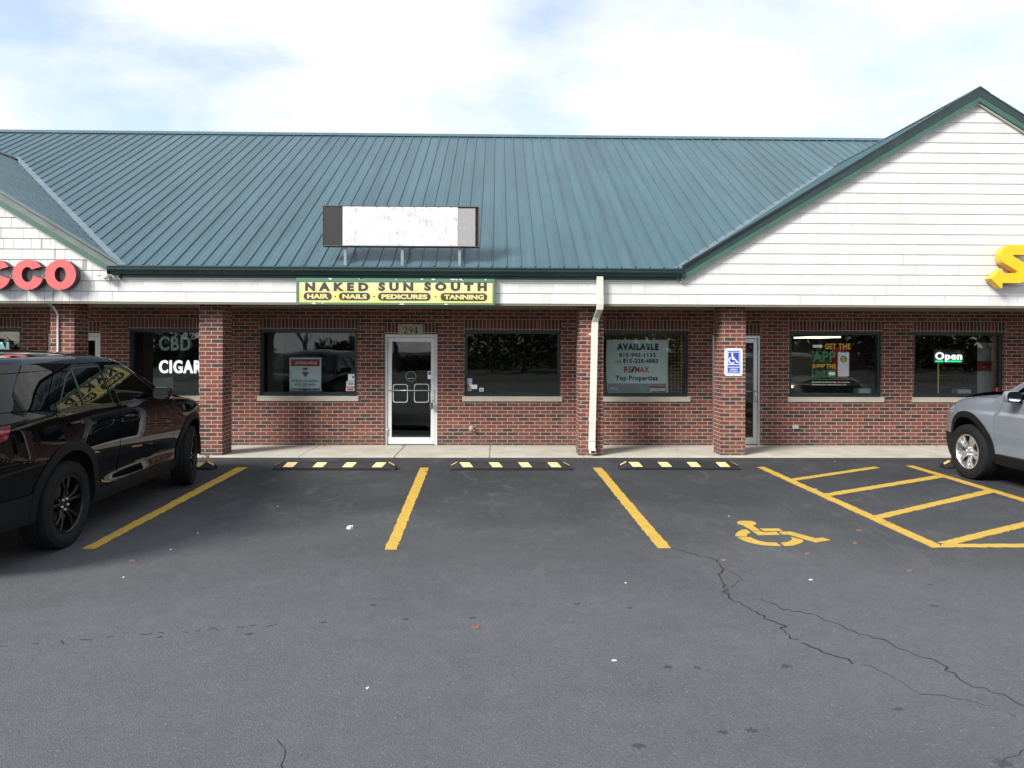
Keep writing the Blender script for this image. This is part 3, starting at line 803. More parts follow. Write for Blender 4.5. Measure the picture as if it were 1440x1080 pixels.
for o in OP:
    if o[0] == 'door':
        alu = o[1] > 2
        fr, a0, a1, y0 = make_door(o[1], o[2], o[3], o[4], alu, True)
        DOORS.append((fr, a0, a1, y0, o))
        if o[1] < -5 or o[1] > 2:
            soldier(o[1], o[2], o[4] + 0.004, o[4] + 0.21, fr)
        # pull handle with two standoffs
        hb = MB(); hx = a1 - 0.028
        zz = at(1060, 553, YW).z
        hb.tube([(hx, y0, 1.04), (hx - 0.0, y0 - 0.05, 1.04), (hx - 0.03, y0 - 0.06, 1.02), (hx - 0.03, y0 - 0.06, 0.87), (hx, y0 - 0.05, 0.85), (hx, y0, 0.85)], 0.013, 8)
        hb.build('handle', M['alu'] if alu else M['white_frame'], fr, smooth=True)
        lk = MB(); lk.lathe([(0, 0.001), (0, 0.02), (0.008, 0.02), (0.008, 0.001)], (hx, y0 - 0.008, 1.235), 'Y', 16); lk.build('lock', M['alu'], fr, smooth=True, angle=40)
        hg = MB()
        for z in (1.85, 0.28): hg.tube([(o[1] + 0.048, YW + 0.026, z - 0.07), (o[1] + 0.048, YW + 0.026, z + 0.07)], 0.010, 8)
        build_split(hg, 'hinge', M['alu'], fr, smooth=True)
        if alu or o[1] > -5:
            pb = MB(); pb.tube([(a0 + 0.02, y0 - 0.01, 1.037), (a1 - 0.03, y0 - 0.01, 1.037)], 0.011, 8); pb.build('push_bar', M['alu'], fr, smooth=True)
mid = next(d for d in DOORS if -5 < d[4][1] < 2); frm, da0, da1, dy0, dop = mid
soldier(dop[1], at(559, 464, YW).x, dop[4] + 0.004, dop[4] + 0.21, frm); soldier(at(595, 464, YW).x, dop[2], dop[4] + 0.004, dop[4] + 0.21, frm)
# outlined plates and round emblem on the door glass
dec = MB(); yg = YW + 0.066
sx5 = 617 / 120.0
def dq(x, y): p = at(520 + x / sx5, 440 + y / sx5, yg); return (p.x, p.z)
for (xa, xb, ya, yb) in ((167, 275, 515, 648), (320, 428, 513, 648)):
    a = dq(xa, yb); c = dq(xb, ya)
    tri_prism(dec, [rounded(a[0], c[0], a[1], c[1], 0.045), rounded(a[0] + 0.012, c[0] - 0.012, a[1] + 0.012, c[1] - 0.012, 0.036)], yg, 0.002)
    for (cx, cz) in ((a[0] + 0.02, a[1] + 0.02), (c[0] - 0.02, a[1] + 0.02), (a[0] + 0.02, c[1] - 0.02), (c[0] - 0.02, c[1] - 0.02)):
        dec.box(cx - 0.009, cx + 0.009, yg - 0.006, yg - 0.003, cz - 0.009, cz + 0.009)
build_split(dec, 'outline_plate', M['white_frame'], frm)
dec = MB(); c = dq(298, 460)
ring = lambda r: [(c[0] + r * math.cos(2 * math.pi * k / 28), c[1] + r * math.sin(2 * math.pi * k / 28)) for k in range(28)]
tri_prism(dec, [ring(0.098), ring(0.090)], yg, 0.002)
tri_prism(dec, [[(c[0] - 0.07, c[1] - 0.03), (c[0] + 0.07, c[1] - 0.03), (c[0] + 0.05, c[1] - 0.045), (c[0] - 0.05, c[1] - 0.045)]], yg, 0.002)
dec.build('emblem_decal', M['greyink'], frm)

# rooms behind the glass
b = MB(); b.box(XL + 0.2, XR - 0.2, YW + 0.22, 26.9, -0.01, 0.012); b.build('room_floor', M['roomfloor'], plaza)
b = MB(); b.box(XL + 0.2, XR - 0.2, YW + 0.26, 26.9, 2.70, 2.76); b.build('room_ceiling', M['room'], plaza)
b = MB(); b.box(XL + 0.2, XR - 0.2, 19.0, 19.1, 0.013, 2.699)
for px in (335, 810, 1030): 
    xw = wx(px); b.box(xw - 0.06, xw + 0.06, YW + 0.221, 18.99, 0.013, 2.699)
b.build('room_partition', M['room'], plaza)
b = MB(); xw = wx(400); b.box(xw - 0.5, xw - 0.2, YW + 0.6, YW + 0.75, 0.013, 2.699); b.build('room_partition', M['room'], plaza)

# fixtures on the shops ---------------------------------------------------
# small conduit down the pillar
c1 = at(87, 440, YC)
t1 = MB(); xx = at(82.5, 470, YC).x
t1.tube([(at(79, 427, YC).x, YC - 0.20, ZS - 0.02), (at(80, 432, YC).x, YC - 0.1, ZS - 0.06), (xx, YC - 0.022, 2.36), (xx, YC - 0.02, 1.8), (xx, YC - 0.02, 0.05)], 0.017, 8)
cdt = t1.build('conduit_pipe', M['white_frame'], None, smooth=True); tag(cdt, 'thin white conduit pipe running down the brick pillar behind the black SUV', 'pipe')
cs = MB()
for z in (2.1, 1.6): cs.box(xx - 0.035, xx + 0.035, YC - 0.006, YC - 0.001, z, z + 0.025)
build_split(cs, 'pipe_strap', M['alu'], cdt)
lp = at(149, 388, YF - 0.1)
lt = empty('security_lamp', lp, 'small white round security lamp on the shingles under the gutter end', 'lamp')
b = MB(); b.lathe([(-0.0, 0.0001), (0.0, 0.05), (0.03, 0.058), (0.08, 0.045), (0.095, 0.0001)], (lp.x, YF - 0.14, lp.z), 'Y', 18, False); b.build('lamp_head', M['white'], lt, smooth=True)
b = MB(); b.tube([(lp.x, YF - 0.05, lp.z), (lp.x, YF - 0.005, lp.z)], 0.03, 12); b.build('mount', M['white'], lt, smooth=True)
b = MB(); b.lathe([(0, 0.0001), (-0.04, 0.025), (-0.07, 0.028), (-0.07, 0.0001)], (lp.x - 0.06, YF - 0.10, lp.z + 0.02), 'X', 14, False); b.build('sensor', M['white'], lt, smooth=True)
tp = at(663, 602, YW)
ft = empty('wall_faucet', tp, 'small beige capped pipe outlet low on the wall below the second window from the door', 'faucet')
ft['label'] = 'small beige capped outlet on the brick wall under the window beside the white door'
b = MB(); b.lathe([(0.0, 0.0001), (0.0, 0.05), (-0.03, 0.05), (-0.045, 0.03), (-0.09, 0.03), (-0.10, 0.0001)], (tp.x, YW - 0.002, tp.z), 'Y', 16, False); b.build('cover', M['tan'], ft, smooth=True, angle=40)
b = MB(); b.tube([(tp.x + 0.03, YW - 0.04, tp.z - 0.01), (tp.x + 0.06, YW - 0.07, tp.z - 0.05)], 0.018, 8); b.build('spout', M['tan'], ft, smooth=True)
b = MB(); rect_px(b, 1114, 1122, 597, 603, YW - 0.001, 0.03); b2 = b.build('outlet_box', M['sill'], None, bevel=0.004); tag(b2, 'small pale outlet box on brick wall under the app poster window', 'outlet')
lb = empty('lockbox', at(606, 572, YW - 0.02), 'grey key lockbox hanging from the white door handle', 'lockbox')
b = MB(); rect_px(b, 604.5, 609.5, 566, 575, YW - 0.01, 0.045); b.build('case', simple('grey_green_metal', (0.12, 0.12, 0.09), 0.5, 0.3), lb, bevel=0.006)
b = MB(); p = at(607, 566, YW - 0.03); b.tube([(p.x - 0.022, p.y, p.z), (p.x - 0.022, p.y, p.z + 0.04), (p.x, p.y, p.z + 0.055), (p.x + 0.022, p.y, p.z + 0.04), (p.x + 0.022, p.y, p.z)], 0.006, 6); b.build('shackle', M['alu'], lb, smooth=True)

# 294 plaque
pq = empty('address_plaque', at(577, 463, YW), 'tan stone plaque reading 294 above the white door', 'plaque')
b = MB(); rect_px(b, 560, 594.5, 456, 471, YW - 0.001, 0.02); b.build('plate', M['tan'], pq, bevel=0.003)
b = MB()
def stroke(mb, pts, ws, Y, d=0.003):
    L, Rr = [], []
    for i, p in enumerate(pts):
        a = pts[max(0, i - 1)]; c = pts[min(len(pts) - 1, i + 1)]
        dx, dz = c[0] - a[0], c[1] - a[1]; n = math.hypot(dx, dz) or 1
        L.append((p[0] - dz / n * ws[i] / 2, p[1] + dx / n * ws[i] / 2)); Rr.append((p[0] + dz / n * ws[i] / 2, p[1] - dx / n * ws[i] / 2))
    for i in range(len(pts) - 1):
        mb.hull([(q2[0], Y - d, q2[1]) for q2 in (L[i], L[i + 1], Rr[i + 1], Rr[i])], [(q2[0], Y, q2[1]) for q2 in (L[i], L[i + 1], Rr[i + 1], Rr[i])])
yq = YW - 0.0215
o0 = at(567.5, 469, yq); gw, gh = 0.075, 0.125
def G(k, x, z): return (o0.x + k * 0.094 + x * gw, o0.z + z * gh)
stroke(b, [G(0, .08, .72), G(0, .12, .9), G(0, .35, 1.0), G(0, .62, .96), G(0, .78, .8), G(0, .72, .58), G(0, .45, .32), G(0, .1, .08)], [.02, .012, .012, .018, .024, .022, .014, .012], yq)
stroke(b, [G(0, .05, .07), G(0, .9, .07), G(0, .98, .25)], [.02, .02, .006], yq)
stroke(b, [G(1, .85, .62), G(1, .5, .42), G(1, .15, .6), G(1, .15, .8), G(1, .5, .98), G(1, .82, .8), G(1, .84, .5), G(1, .6, .15), G(1, .2, .0)], [.008, .010, .02, .022, .010, .022, .026, .018, .006], yq)
stroke(b, [G(2, .68, 1.0), G(2, .68, .0)], [.024, .024], yq); stroke(b, [G(2, .68, .98), G(2, .05, .3)], [.012, .010], yq)
stroke(b, [G(2, .02, .28), G(2, 1.0, .28)], [.016, .016], yq); stroke(b, [G(2, .45, .02), G(2, .92, .02)], [.008, .008], yq)
b.build('numerals', M['blackink'], pq)

# ------------------------------------------------------------------ signs
YS = YF - 0.105
# yellow salon sign
sg = empty('salon_sign', at(555, 410, YS), 'yellow salon sign reading NAKED SUN SOUTH in a flaking green frame below the gutter', 'sign')
x0, x1 = at(416.5, 410, YS).x, at(695.5, 410, YS).x; z0, z1 = at(555, 428.5, YS).z, at(555, 391.5, YS).z
fr = 0.034
t = NT('yellow_sign_face'); v = coord(t)
sep = t.new('ShaderNodeSeparateXYZ'); t.link(v, sep.inputs[0])
nz = noise(t, 26, 6, 0.75, v); n2 = noise(t, 3.0, 5, 0.6, v)
c = ramp(t, n2.outputs['Fac'], [(0.35, (0.66, 0.55, 0.10)), (0.6, (0.70, 0.62, 0.22))]).outputs[0]
fade = t.new('ShaderNodeMapRange'); t.link(sep.outputs['Z'], fade.inputs['Value'])
for i, xv in ((1, z0 + 0.02), (2, z1 - 0.08), (3, -0.25), (4, 0.45)): fade.inputs[i].default_value = xv
ad = t.new('ShaderNodeMath', _operation='ADD'); t.link(fade.outputs[0], ad.inputs[0]); mm = t.new('ShaderNodeMath', _operation='MULTIPLY_ADD')
t.link(nz.outputs['Fac'], mm.inputs[0]); mm.inputs[1].default_value = 2.2; mm.inputs[2].default_value = -0.95; t.link(mm.outputs[0], ad.inputs[1]); ad.use_clamp = True
c = mix(t, ad.outputs[0], c, (0.70, 0.67, 0.46))
t.link(c, t.b.inputs['Base Color']); t.setv(Roughness=0.5); yface = t.m
t = NT('flaking_green_paint'); v = coord(t)
pk = ramp(t, noise(t, 11, 6, 0.7, v, 0.5).outputs['Fac'], [(0.66, 0.0), (0.675, 1.0)], 'CONSTANT')
c = mix(t, pk.outputs[0], (0.075, 0.19, 0.12), (0.72, 0.74, 0.72)); t.link(c, t.b.inputs['Base Color']); t.setv(Roughness=0.6); flake = t.m
b = MB(); b.box(x0, x1, YS, YS + 0.06, z0, z0 + fr); b.box(x0, x1, YS, YS + 0.06, z1 - fr - 0.02, z1); b.box(x0, x0 + fr, YS, YS + 0.06, z0 + fr, z1 - fr - 0.02); b.box(x1 - fr, x1, YS, YS + 0.06, z0 + fr, z1 - fr - 0.02)
b.build('frame', flake, sg)
yp = YS + 0.012
b = MB(); b.box(x0 + fr, x1 - fr, yp, YS + 0.055, z0 + fr, z1 - fr - 0.02); b.build('face', yface, sg)
b = MB()
for i in range(14):
    xx = random.uniform(x0 + 0.05, x1 - 0.1); w = random.uniform(0.015, 0.11); top = random.random() < 0.6
    if top: pts = [(xx, z1 - 0.004), (xx + w, z1 - 0.004), (xx + w * 0.7, z1 - 0.004 - random.uniform(0.012, 0.032)), (xx + w * 0.3, z1 - 0.02)]
    else: pts = [(xx, z0 + 0.004), (xx + w, z0 + 0.004), (xx + w * 0.7, z0 + random.uniform(0.014, 0.03)), (xx + w * 0.2, z0 + 0.018)]
    tri_prism(b, [pts], YS - 0.0005, 0.002)
build_split(b, 'peeled_patch', M['white'], sg)
b = MB()
for s_, a, c in (('NAKED', 429, 518), ('SUN', 532, 581), ('SOUTH', 596.5, 684.5)):
    text_px(s_, a, c, 397.2, 409.2, yp - 0.0005, depth=0.003, offset=0.062, spacing=1.7, mb=b)
b.build('lettering', M['blackink'], sg)
pill = MB(); word = MB()
for s_, a, c, y0, y1 in (('HAIR', 427, 466.5, 411.2, 422), ('NAILS', 476.5, 520.5, 411.6, 422.2), ('PEDICURES', 531.5, 605.5, 411.8, 422.6), ('TANNING', 619.5, 685, 412.3, 423.2)):
    p = at(a, y1, yp); r = at(c, y0, yp); tri_prism(pill, [rounded(p.x, r.x, p.z, r.z, (r.z - p.z) * 0.48)], yp - 0.0005, 0.003)
    text_px(s_, a + 5, c - 4.5, y0 + 2.1, y1 - 2.0, yp - 0.004, depth=0.002, offset=0.045, mb=word)
for px in (471.5, 526, 612.5):
    p = at(px, 417, yp); tri_prism(pill, [[(p.x + 0.012 * math.cos(k * math.pi / 5), p.z + 0.012 * math.sin(k * math.pi / 5)) for k in range(10)]], yp - 0.0005, 0.003)
build_split(pill, 'word_capsule', M['blackink'], sg); word.build('lettering', yface, sg)
# blank sign box on the roof
YB = 11.57
bs = empty('roof_sign_box', at(563, 346, YB), 'blank weathered white sign box on posts standing on the roof eave', 'sign')
x0, x1 = at(453.5, 318, YB).x, at(673.5, 318, YB).x; z0, z1 = at(563, 346.5, YB).z, at(563, 289.5, YB).z
M['rust'] = simple('dark_rusty_steel', (0.10, 0.08, 0.07), 0.7, 0.2, 0.4, 20)
b = MB(); e = 0.012
b.box(x0, x1, YB, YB + 0.16, z0, z0 + e); b.box(x0, x1, YB, YB + 0.16, z1 - e, z1); b.box(x0, x0 + e, YB, YB + 0.16, z0 + e, z1 - e); b.box(x1 - e, x1, YB, YB + 0.16, z0 + e, z1 - e)
b.box(x0 + e, x1 - e, YB + 0.05, YB + 0.15, z0 + e, z1 - e); b.build('sign_case', M['rust'], bs)
def weathered(name, a, d, thr, sc):
    t = NT(name); v = coord(t)
    n = noise(t, sc, 8, 0.72, mapping(t, v, (1, 1, 2.2)), 0.4); st = noise(t, 16, 6, 0.7, mapping(t, v, (3.0, 1, 0.25)))
    mlt = t.new('ShaderNodeMath', _operation='MULTIPLY'); t.link(n.outputs['Fac'], mlt.inputs[0]); t.link(st.outputs['Fac'], mlt.inputs[1])
    f = ramp(t, mlt.outputs[0], [(thr, 0.0), (thr + 0.14, 0.75)])
    t.link(mix(t, f.outputs[0], a, d), t.b.inputs['Base Color']); t.setv(Roughness=0.45); return t.m
xa, xb = at(481.5, 318, YB).x, at(643.5, 318, YB).x
b = MB(); b.box(x0 + e, xa, YB + 0.008, YB + 0.05, z0 + e, z1 - e); b.build('blank_panel', weathered('black_panel', (0.022, 0.020, 0.019), (0.4, 0.4, 0.38), 0.40, 14), bs)
b = MB(); b.box(xa + 0.003, xb, YB + 0.004, YB + 0.05, z0 + e, z1 - e); b.build('blank_panel', weathered('white_panel', (0.70, 0.70, 0.70), (0.28, 0.29, 0.30), 0.225, 4), bs)
b = MB(); b.box(xb + 0.003, x1 - 0.06, YB + 0.007, YB + 0.05, z0 + e, z1 - e - 0.02); b.build('blank_panel', weathered('grey_panel', (0.30, 0.295, 0.29), (0.42, 0.41, 0.40), 0.28, 8), bs)
b = MB()
for i in range(13):
    xx = x0 + 0.06 + i * (x1 - x0 - 0.12) / 12; b.lathe([(0, 0.0001), (0, 0.012), (-0.004, 0.012), (-0.006, 0.0001)], (xx, YB - 0.0005, z0 + 0.006), 'Y', 8, False); b.lathe([(0, 0.0001), (0, 0.012), (-0.004, 0.012), (-0.006, 0.0001)], (xx, YB - 0.0005, z1 - 0.006), 'Y', 8, False)
build_split(b, 'rivet', M['rust'], bs)
M['post'] = simple('grey_steel_post', (0.24, 0.27, 0.29), 0.5, 0.3, 0.15, 9)
for px in (484.5, 565, 646):
    xx = at(px, 360, YB).x; b = MB(); b.box(xx - 0.022, xx + 0.022, YB + 0.05, YB + 0.095, rz(YB + 0.05) - 0.012, z0 - 0.001)
    b.build('post', M['post'], bs)
    br = MB(); br.bar((xx + 0.04, YB + 0.165, z0 + 0.25), (xx + 0.04, YB + 0.72, rz(YB + 0.72)), 0.035, 0.035); build_split(br, 'brace', M['rust'], bs)

# red channel letters CCO on the left gable
ls = empty('tobacco_sign', at(20, 390, YF), 'faded red block letters CCO standing off the weathered white gable shingles', 'sign')
ls['label'] = 'row of faded red raised letters ending in CCO on the white gable'
M['redface'] = simple('faded_red_acrylic', (0.74, 0.12, 0.12), 0.35, 0, 0.08, 6)
M['redside'] = simple('dark_maroon_return', (0.06, 0.025, 0.035), 0.5, 0, 0.2, 6)
YL = YF - 0.17
def lpt(x, y): p = at(x / 8.47, 340 + y / 8.47, YL); return (p.x, p.z)
def ell(cx, cy, rx, ry, a0, a1, n): return [lpt(cx + rx * math.cos(R(a0 + (a1 - a0) * k / n)), cy - ry * math.sin(R(a0 + (a1 - a0) * k / n))) for k in range(n + 1)]
def letter(loops):
    b = MB(); tri_prism(b, loops, YL + 0.12, 0.12); o = b.build('letter', M['redside'], ls)
    f = MB(); tri_prism(f, loops, YL - 0.0005, 0.006); f.build('letter_face', M['redface'], o, bevel=0.0)
    return o
O_out = ell(722, 392, 184, 178, 0, 352, 44); O_in = ell(720, 390, 68, 90, 0, 350, 35)
letter([O_out, O_in])
for cx in (335, -55):
    letter([ell(cx, 392, 184, 178, 32, 344, 44) + [lpt(cx + 60, 405)] + ell(cx - 6, 390, 70, 90, 345 - 10, 42, 34)])
b = MB()
for cx in (722, 335, -55):
    for sgn in (-1, 1):
        p = lpt(cx + 120 * sgn, 392); b.tube([(p[0], YL + 0.115, p[1]), (p[0], YF - 0.002, p[1])], 0.012, 6)
build_split(b, 'standoff', M['alu'], ls)
# yellow S with an arrow on the right gable
ys_ = empty('sandwich_sign', at(1425, 375, YF), 'bright yellow raised letter S with an arrow tail on the white gable', 'sign')
YY = YF - 0.20
def spt(x, y): p = at(1370 + x / 12.0, 330 + y / 12.0, YY); return (p.x, p.z)
S = [(470, 650), (725, 650), (738, 634), (725, 615), (482, 468), (462, 430), (453, 380), (458, 315), (480, 260), (515, 218), (560, 190), (620, 171), (914, 170), (914, 340), (665, 340), (648, 346), (655, 360), (904, 517), (923, 555), (932, 605), (927, 670), (905, 725), (870, 767), (825, 796), (760, 815), (470, 815), (470, 900), (452, 905), (275, 740), (455, 575), (470, 575)]
M['yellow'] = simple('yellow_acrylic', (0.80, 0.47, 0.012), 0.3, 0, 0.04, 6)
M['yellowside'] = simple('yellow_metal_return', (0.66, 0.38, 0.02), 0.4, 0, 0.06, 6)
b = MB(); tri_prism(b, [[spt(*p) for p in S]], YY + 0.15, 0.15); so = b.build('letter', M['yellowside'], ys_)
b = MB(); tri_prism(b, [[spt(*p) for p in S]], YY - 0.0005, 0.006); b.build('letter_face', M['yellow'], so)
b = MB()
for x, y in ((560, 250), (820, 730), (520, 735), (800, 255)):
    p = spt(x, y); b.tube([(p[0], YY + 0.148, p[1]), (p[0], YF - 0.002, p[1])], 0.012, 6)
build_split(b, 'standoff', M['alu'], ys_)

# parking sign on the pillar
hs = empty('accessible_parking_sign', at(1031, 509, YC), 'blue and white wheelchair parking sign fixed on the brick pillar', 'sign')
Y0 = YC - 0.004
def hp(x, y): p = at(1010 + x / 18.0, 480 + y / 18.0, Y0); return (p.x, p.z)
a = hp(160, 870); c = hp(613, 178)
b = MB(); tri_prism(b, [rounded(a[0], c[0], a[1], c[1], 0.035)], Y0, 0.006); b.build('plate', M['white'], hs)
a = hp(195, 832); c = hp(578, 215); b = MB(); tri_prism(b, [rounded(a[0], c[0], a[1], c[1], 0.025)], Y0 - 0.0062, 0.001); b.build('border', M['paleblue'], hs)
b = MB(); a = hp(240, 790); c = hp(540, 250); b.box(a[0], c[0], Y0 - 0.0085, Y0 - 0.0074, a[1], c[1]); b.build('blue_field', M['signblue'], hs)
w = MB(); yy = Y0 - 0.0086
def hpoly(pts): tri_prism(w, [[hp(*p) for p in pts]], yy, 0.001)
cx, cy = 345, 478
hpoly([(352 + 26 * math.cos(k * math.pi / 6), 318 + 24 * math.sin(k * math.pi / 6)) for k in range(12)])
hpoly([(333, 335), (372, 335), (374, 400), (415, 400), (415, 420), (376, 420), (378, 440), (430, 440), (478, 510), (508, 510), (515, 530), (462, 545), (415, 465), (340, 465)])
hpoly([(cx + 85 * math.cos(R(t_)), cy - 92 * math.sin(R(t_))) for t_ in range(115, 331, 12)] + [(cx + 58 * math.cos(R(t_)), cy - 64 * math.sin(R(t_))) for t_ in range(330, 114, -12)])
for (xa, xb, ya, yb) in ((240, 540, 275, 284), (240, 250, 284, 580), (520, 530, 284, 580), (240, 540, 580, 597)):
    p = hp(xa, yb); r = hp(xb, ya); w.box(p[0], r[0], yy - 0.001, yy, p[1], r[1])
def htxt(s_, xa, xb, ya, yb): p = hp(xa, yb); r = hp(xb, ya); text_mb(s_, p[0], r[0], p[1], r[1], yy, depth=0.001, offset=0.03, mb=w)
htxt('HANDICAPPED', 248, 532, 640, 668); htxt('PARKING', 295, 480, 692, 726); htxt('STATE PERMIT', 272, 505, 745, 770)
w.build('lettering', M['white'], hs)
b = MB()
for (x, y) in ((387, 203), (387, 848)):
    p = hp(x, y); b.lathe([(0, 0.0001), (0, 0.009), (-0.004, 0.007), (-0.004, 0.0001)], (p[0], Y0 - 0.0062, p[1]), 'Y', 10, False)
build_split(b, 'bolt', M['alu'], hs)

# ------------------------------------------------------------------ things in the windows
YG = YW + 0.10
def sheet(mb, px0, px1, py0, py1, Y, d=0.003): return rect_px(mb, px0, px1, py0, py1, Y, d)
# small agent poster
ps = empty('agent_poster', at(430, 551, YG), 'small white AVAILABLE agent poster with red header standing inside a shop window', 'poster')
YP = YG + 0.03
def pp(x, y): return (395 + x / 12.0, 490 + y / 12.0)
b = MB(); sheet(b, *[v for v in (pp(145, 0)[0], pp(682, 0)[0], pp(0, 155)[1], pp(0, 725)[1])], YP); b.build('board', M['paper'], ps)
b = MB(); sheet(b, pp(168, 0)[0], pp(655, 0)[0], pp(0, 180)[1], pp(0, 300)[1], YP - 0.0035, 0.001); b.build('header', M['red'], ps)
b = MB(); sheet(b, pp(168, 0)[0], pp(658, 0)[0], pp(0, 675)[1], pp(0, 722)[1], YP - 0.0035, 0.001); b.build('footer', M['blue'], ps)
b = MB()
text_px('AVAILABLE', pp(240, 0)[0], pp(610, 0)[0], pp(0, 222)[1], pp(0, 265)[1], YP - 0.005, depth=0.001, offset=0.03, mb=b)
text_px('RE/MAX', pp(180, 0)[0], pp(385, 0)[0], pp(0, 688)[1], pp(0, 720)[1], YP - 0.005, depth=0.001, offset=0.03, mb=b)
text_px('815.942.1133', pp(430, 0)[0], pp(648, 0)[0], pp(0, 693)[1], pp(0, 718)[1], YP - 0.005, depth=0.001, offset=0.02, mb=b)
b.build('lettering', M['white'], ps)
b = MB()
text_px('PHILIP HOWELL', pp(185, 0)[0], pp(640, 0)[0], pp(0, 528)[1], pp(0, 570)[1], YP - 0.0035, depth=0.001, offset=0.012, mb=b)
text_px('815.228.4883', pp(235, 0)[0], pp(592, 0)[0], pp(0, 588)[1], pp(0, 628)[1], YP - 0.0035, depth=0.001, offset=0.012, mb=b)
text_px('philiphowell.remax.com', pp(290, 0)[0], pp(540, 0)[0], pp(0, 645)[1], pp(0, 662)[1], YP - 0.0035, depth=0.001, mb=b)
b.build('lettering', M['navy'], ps)
def ppz(x, y): p = at(*pp(x, y), YP); return (p.x, p.z)
b = MB(); tri_prism(b, [[ppz(355, 410), ppz(375, 398), ppz(445, 398), ppz(470, 415), ppz(413, 492)]], YP - 0.0035, 0.001); b.build('balloon', M['blue'], ps)
b = MB(); tri_prism(b, [[ppz(360, 352), ppz(372, 332), ppz(413, 320), ppz(455, 330), ppz(468, 350), ppz(440, 358), ppz(390, 362)]], YP - 0.0035, 0.001); b.build('balloon', M['red'], ps)
b = MB(); tri_prism(b, [[ppz(358, 360), ppz(468, 356), ppz(472, 395), ppz(355, 398)]], YP - 0.0035, 0.001); b.build('balloon', M['white'], ps)
def sticker(px0, px1, py0, py1, mat, label, band=None, bandmat=None, Y=YG - 0.008, group=None):
    e = empty('window_sticker', at((px0 + px1) / 2, py1, Y), label, 'sticker', group)
    b = MB(); sheet(b, px0, px1, py0, py1, Y, 0.002); b.build('sheet', mat, e)
    if band:
        b = MB(); sheet(b, *band, Y - 0.0022, 0.001); b.build('print', bandmat, e)
yq2 = YW + 0.084
sticker(489.5, 499, 526, 535.3, M['paper'], 'pale green square sticker, topmost of three stacked in a window corner', (495.5, 498, 529, 532), M['blue'], yq2)
sticker(487, 498.5, 536, 543.5, M['white'], 'white notice sticker in the middle of three stacked in a window corner', (489, 497, 538, 541.5), M['greyink'], yq2)
sticker(486.5, 498.5, 545, 549.8, M['white'], 'white and red sticker at the bottom of three stacked stickers', (488, 497, 546, 549), M['red'], yq2)
sticker(657, 664, 532, 541, M['paleblue'], 'pale blue house shaped sticker above smaller stickers in dark window', None, None, yq2)
sticker(660, 671, 541, 547, M['paper'], 'cream sticker beside a brown print at dark window corner', (657.5, 663, 543, 550), M['tan'], yq2 )
sticker(674, 680, 545.5, 550.5, M['paper'], 'small square sticker with a blue dot, alone along the dark window sill', (675.5, 678.5, 547, 549.5), M['blue'], yq2)
sticker(601.5, 606.5, 522, 533, M['paper'], 'narrow notice sticker on the glass of the white door', (602.2, 606, 523, 527), M['blue'], YW + 0.066)
sticker(1400, 1403.5, 545, 550.5, M['red'], 'small red tag sticker at the corner of the window with the lit sign', None, None, yq2)

# large available poster
YG0 = YG; YG = YW + 0.070
lpz = empty('realtor_poster', at(895, 553, YG), 'large curled AVAILABLE poster with two phone numbers in window beside the downspout', 'poster')
kx = 1440 / 140.0; YP = YG + 0.035
def bpx(x, y): return (840 + x / kx, 470 + y / kx)
b = MB(); n = 14; prev = None
for i in range(n + 1):
    f = i / n; yy_ = 82 + (845 - 82) * f
    l = bpx(140 - 18 * math.sin(f * 3.14) + 12 * f, yy_); r = bpx(1030 - 12 * math.sin(f * 3.14) - 4 * f, yy_)
    off = 0.02 * math.sin(f * 3.14)
    A = at(l[0], l[1], YP + 0.002); C = at(r[0], r[1], YP + 0.002)
    row = [Vector((A.x, YP + 0.002, A.z)), Vector((C.x, YP + 0.002, C.z))]
    if prev: b.hull([prev[0], prev[1], row[1], row[0]], [q2 + Vector((0, 0.003, 0)) for q2 in (prev[0], prev[1], row[1], row[0])])
    prev = row
b.build('board', M['paper'], lpz)
def btxt(s_, xa, xb, ya, yb, off, mb, d=0.001, **kw): p = bpx(xa, ya); r = bpx(xb, yb); return text_px(s_, p[0], r[0], p[1], r[1], YP + 0.0012, depth=d, offset=off, mb=mb, **kw)
b = MB(); btxt('AVAILABLE', 285, 888, 132, 232, 0.07, b, spacing=1.22); btxt('815-942-1133', 315, 842, 270, 330, 0.035, b, spacing=1.1); btxt('815-228-4883', 372, 878, 355, 418, 0.035, b, spacing=1.1); btxt('cell:', 258, 352, 372, 420, 0.0, b)
b.build('lettering', M['navy'], lpz)
b = MB(); btxt('Top Properties', 262, 876, 598, 690, 0.055, b, spacing=1.15); b.build('lettering', M['blue'], lpz)
b = MB(); btxt('RE', 385, 505, 465, 555, 0.02, b); btxt('MAX', 545, 750, 465, 555, 0.02, b); b.build('lettering', M['red'], lpz)
b = MB(); p = at(*bpx(478, 555), YP); r = at(*bpx(545, 462), YP); tri_prism(b, [[(p.x, p.z), (p.x + 0.05, p.z), (r.x, r.z), (r.x - 0.03, r.z)]], YP + 0.0012, 0.001); b.build('slash', M['navy'], lpz)
b = MB(); p = bpx(148, 715); r = bpx(995, 728); sheet(b, p[0], r[0], p[1], r[1], YP + 0.001, 0.001); b.build('rule', M['blue'], lpz)
b = MB(); p = bpx(155, 732); r = bpx(1000, 840); sheet(b, p[0], r[0], p[1], r[1], YP + 0.001, 0.001); b.build('footer', M['greyink'], lpz)
b = MB(); text_px('Phil', bpx(185, 0)[0], bpx(298, 0)[0], bpx(0, 762)[1], bpx(0, 818)[1], YP - 0.0002, depth=0.001, offset=0.01, mb=b)
p = bpx(765, 780); r = bpx(985, 835); sheet(b, p[0], r[0], p[1], r[1], YP - 0.0002, 0.001); b.build('lettering', M['paper'], lpz)
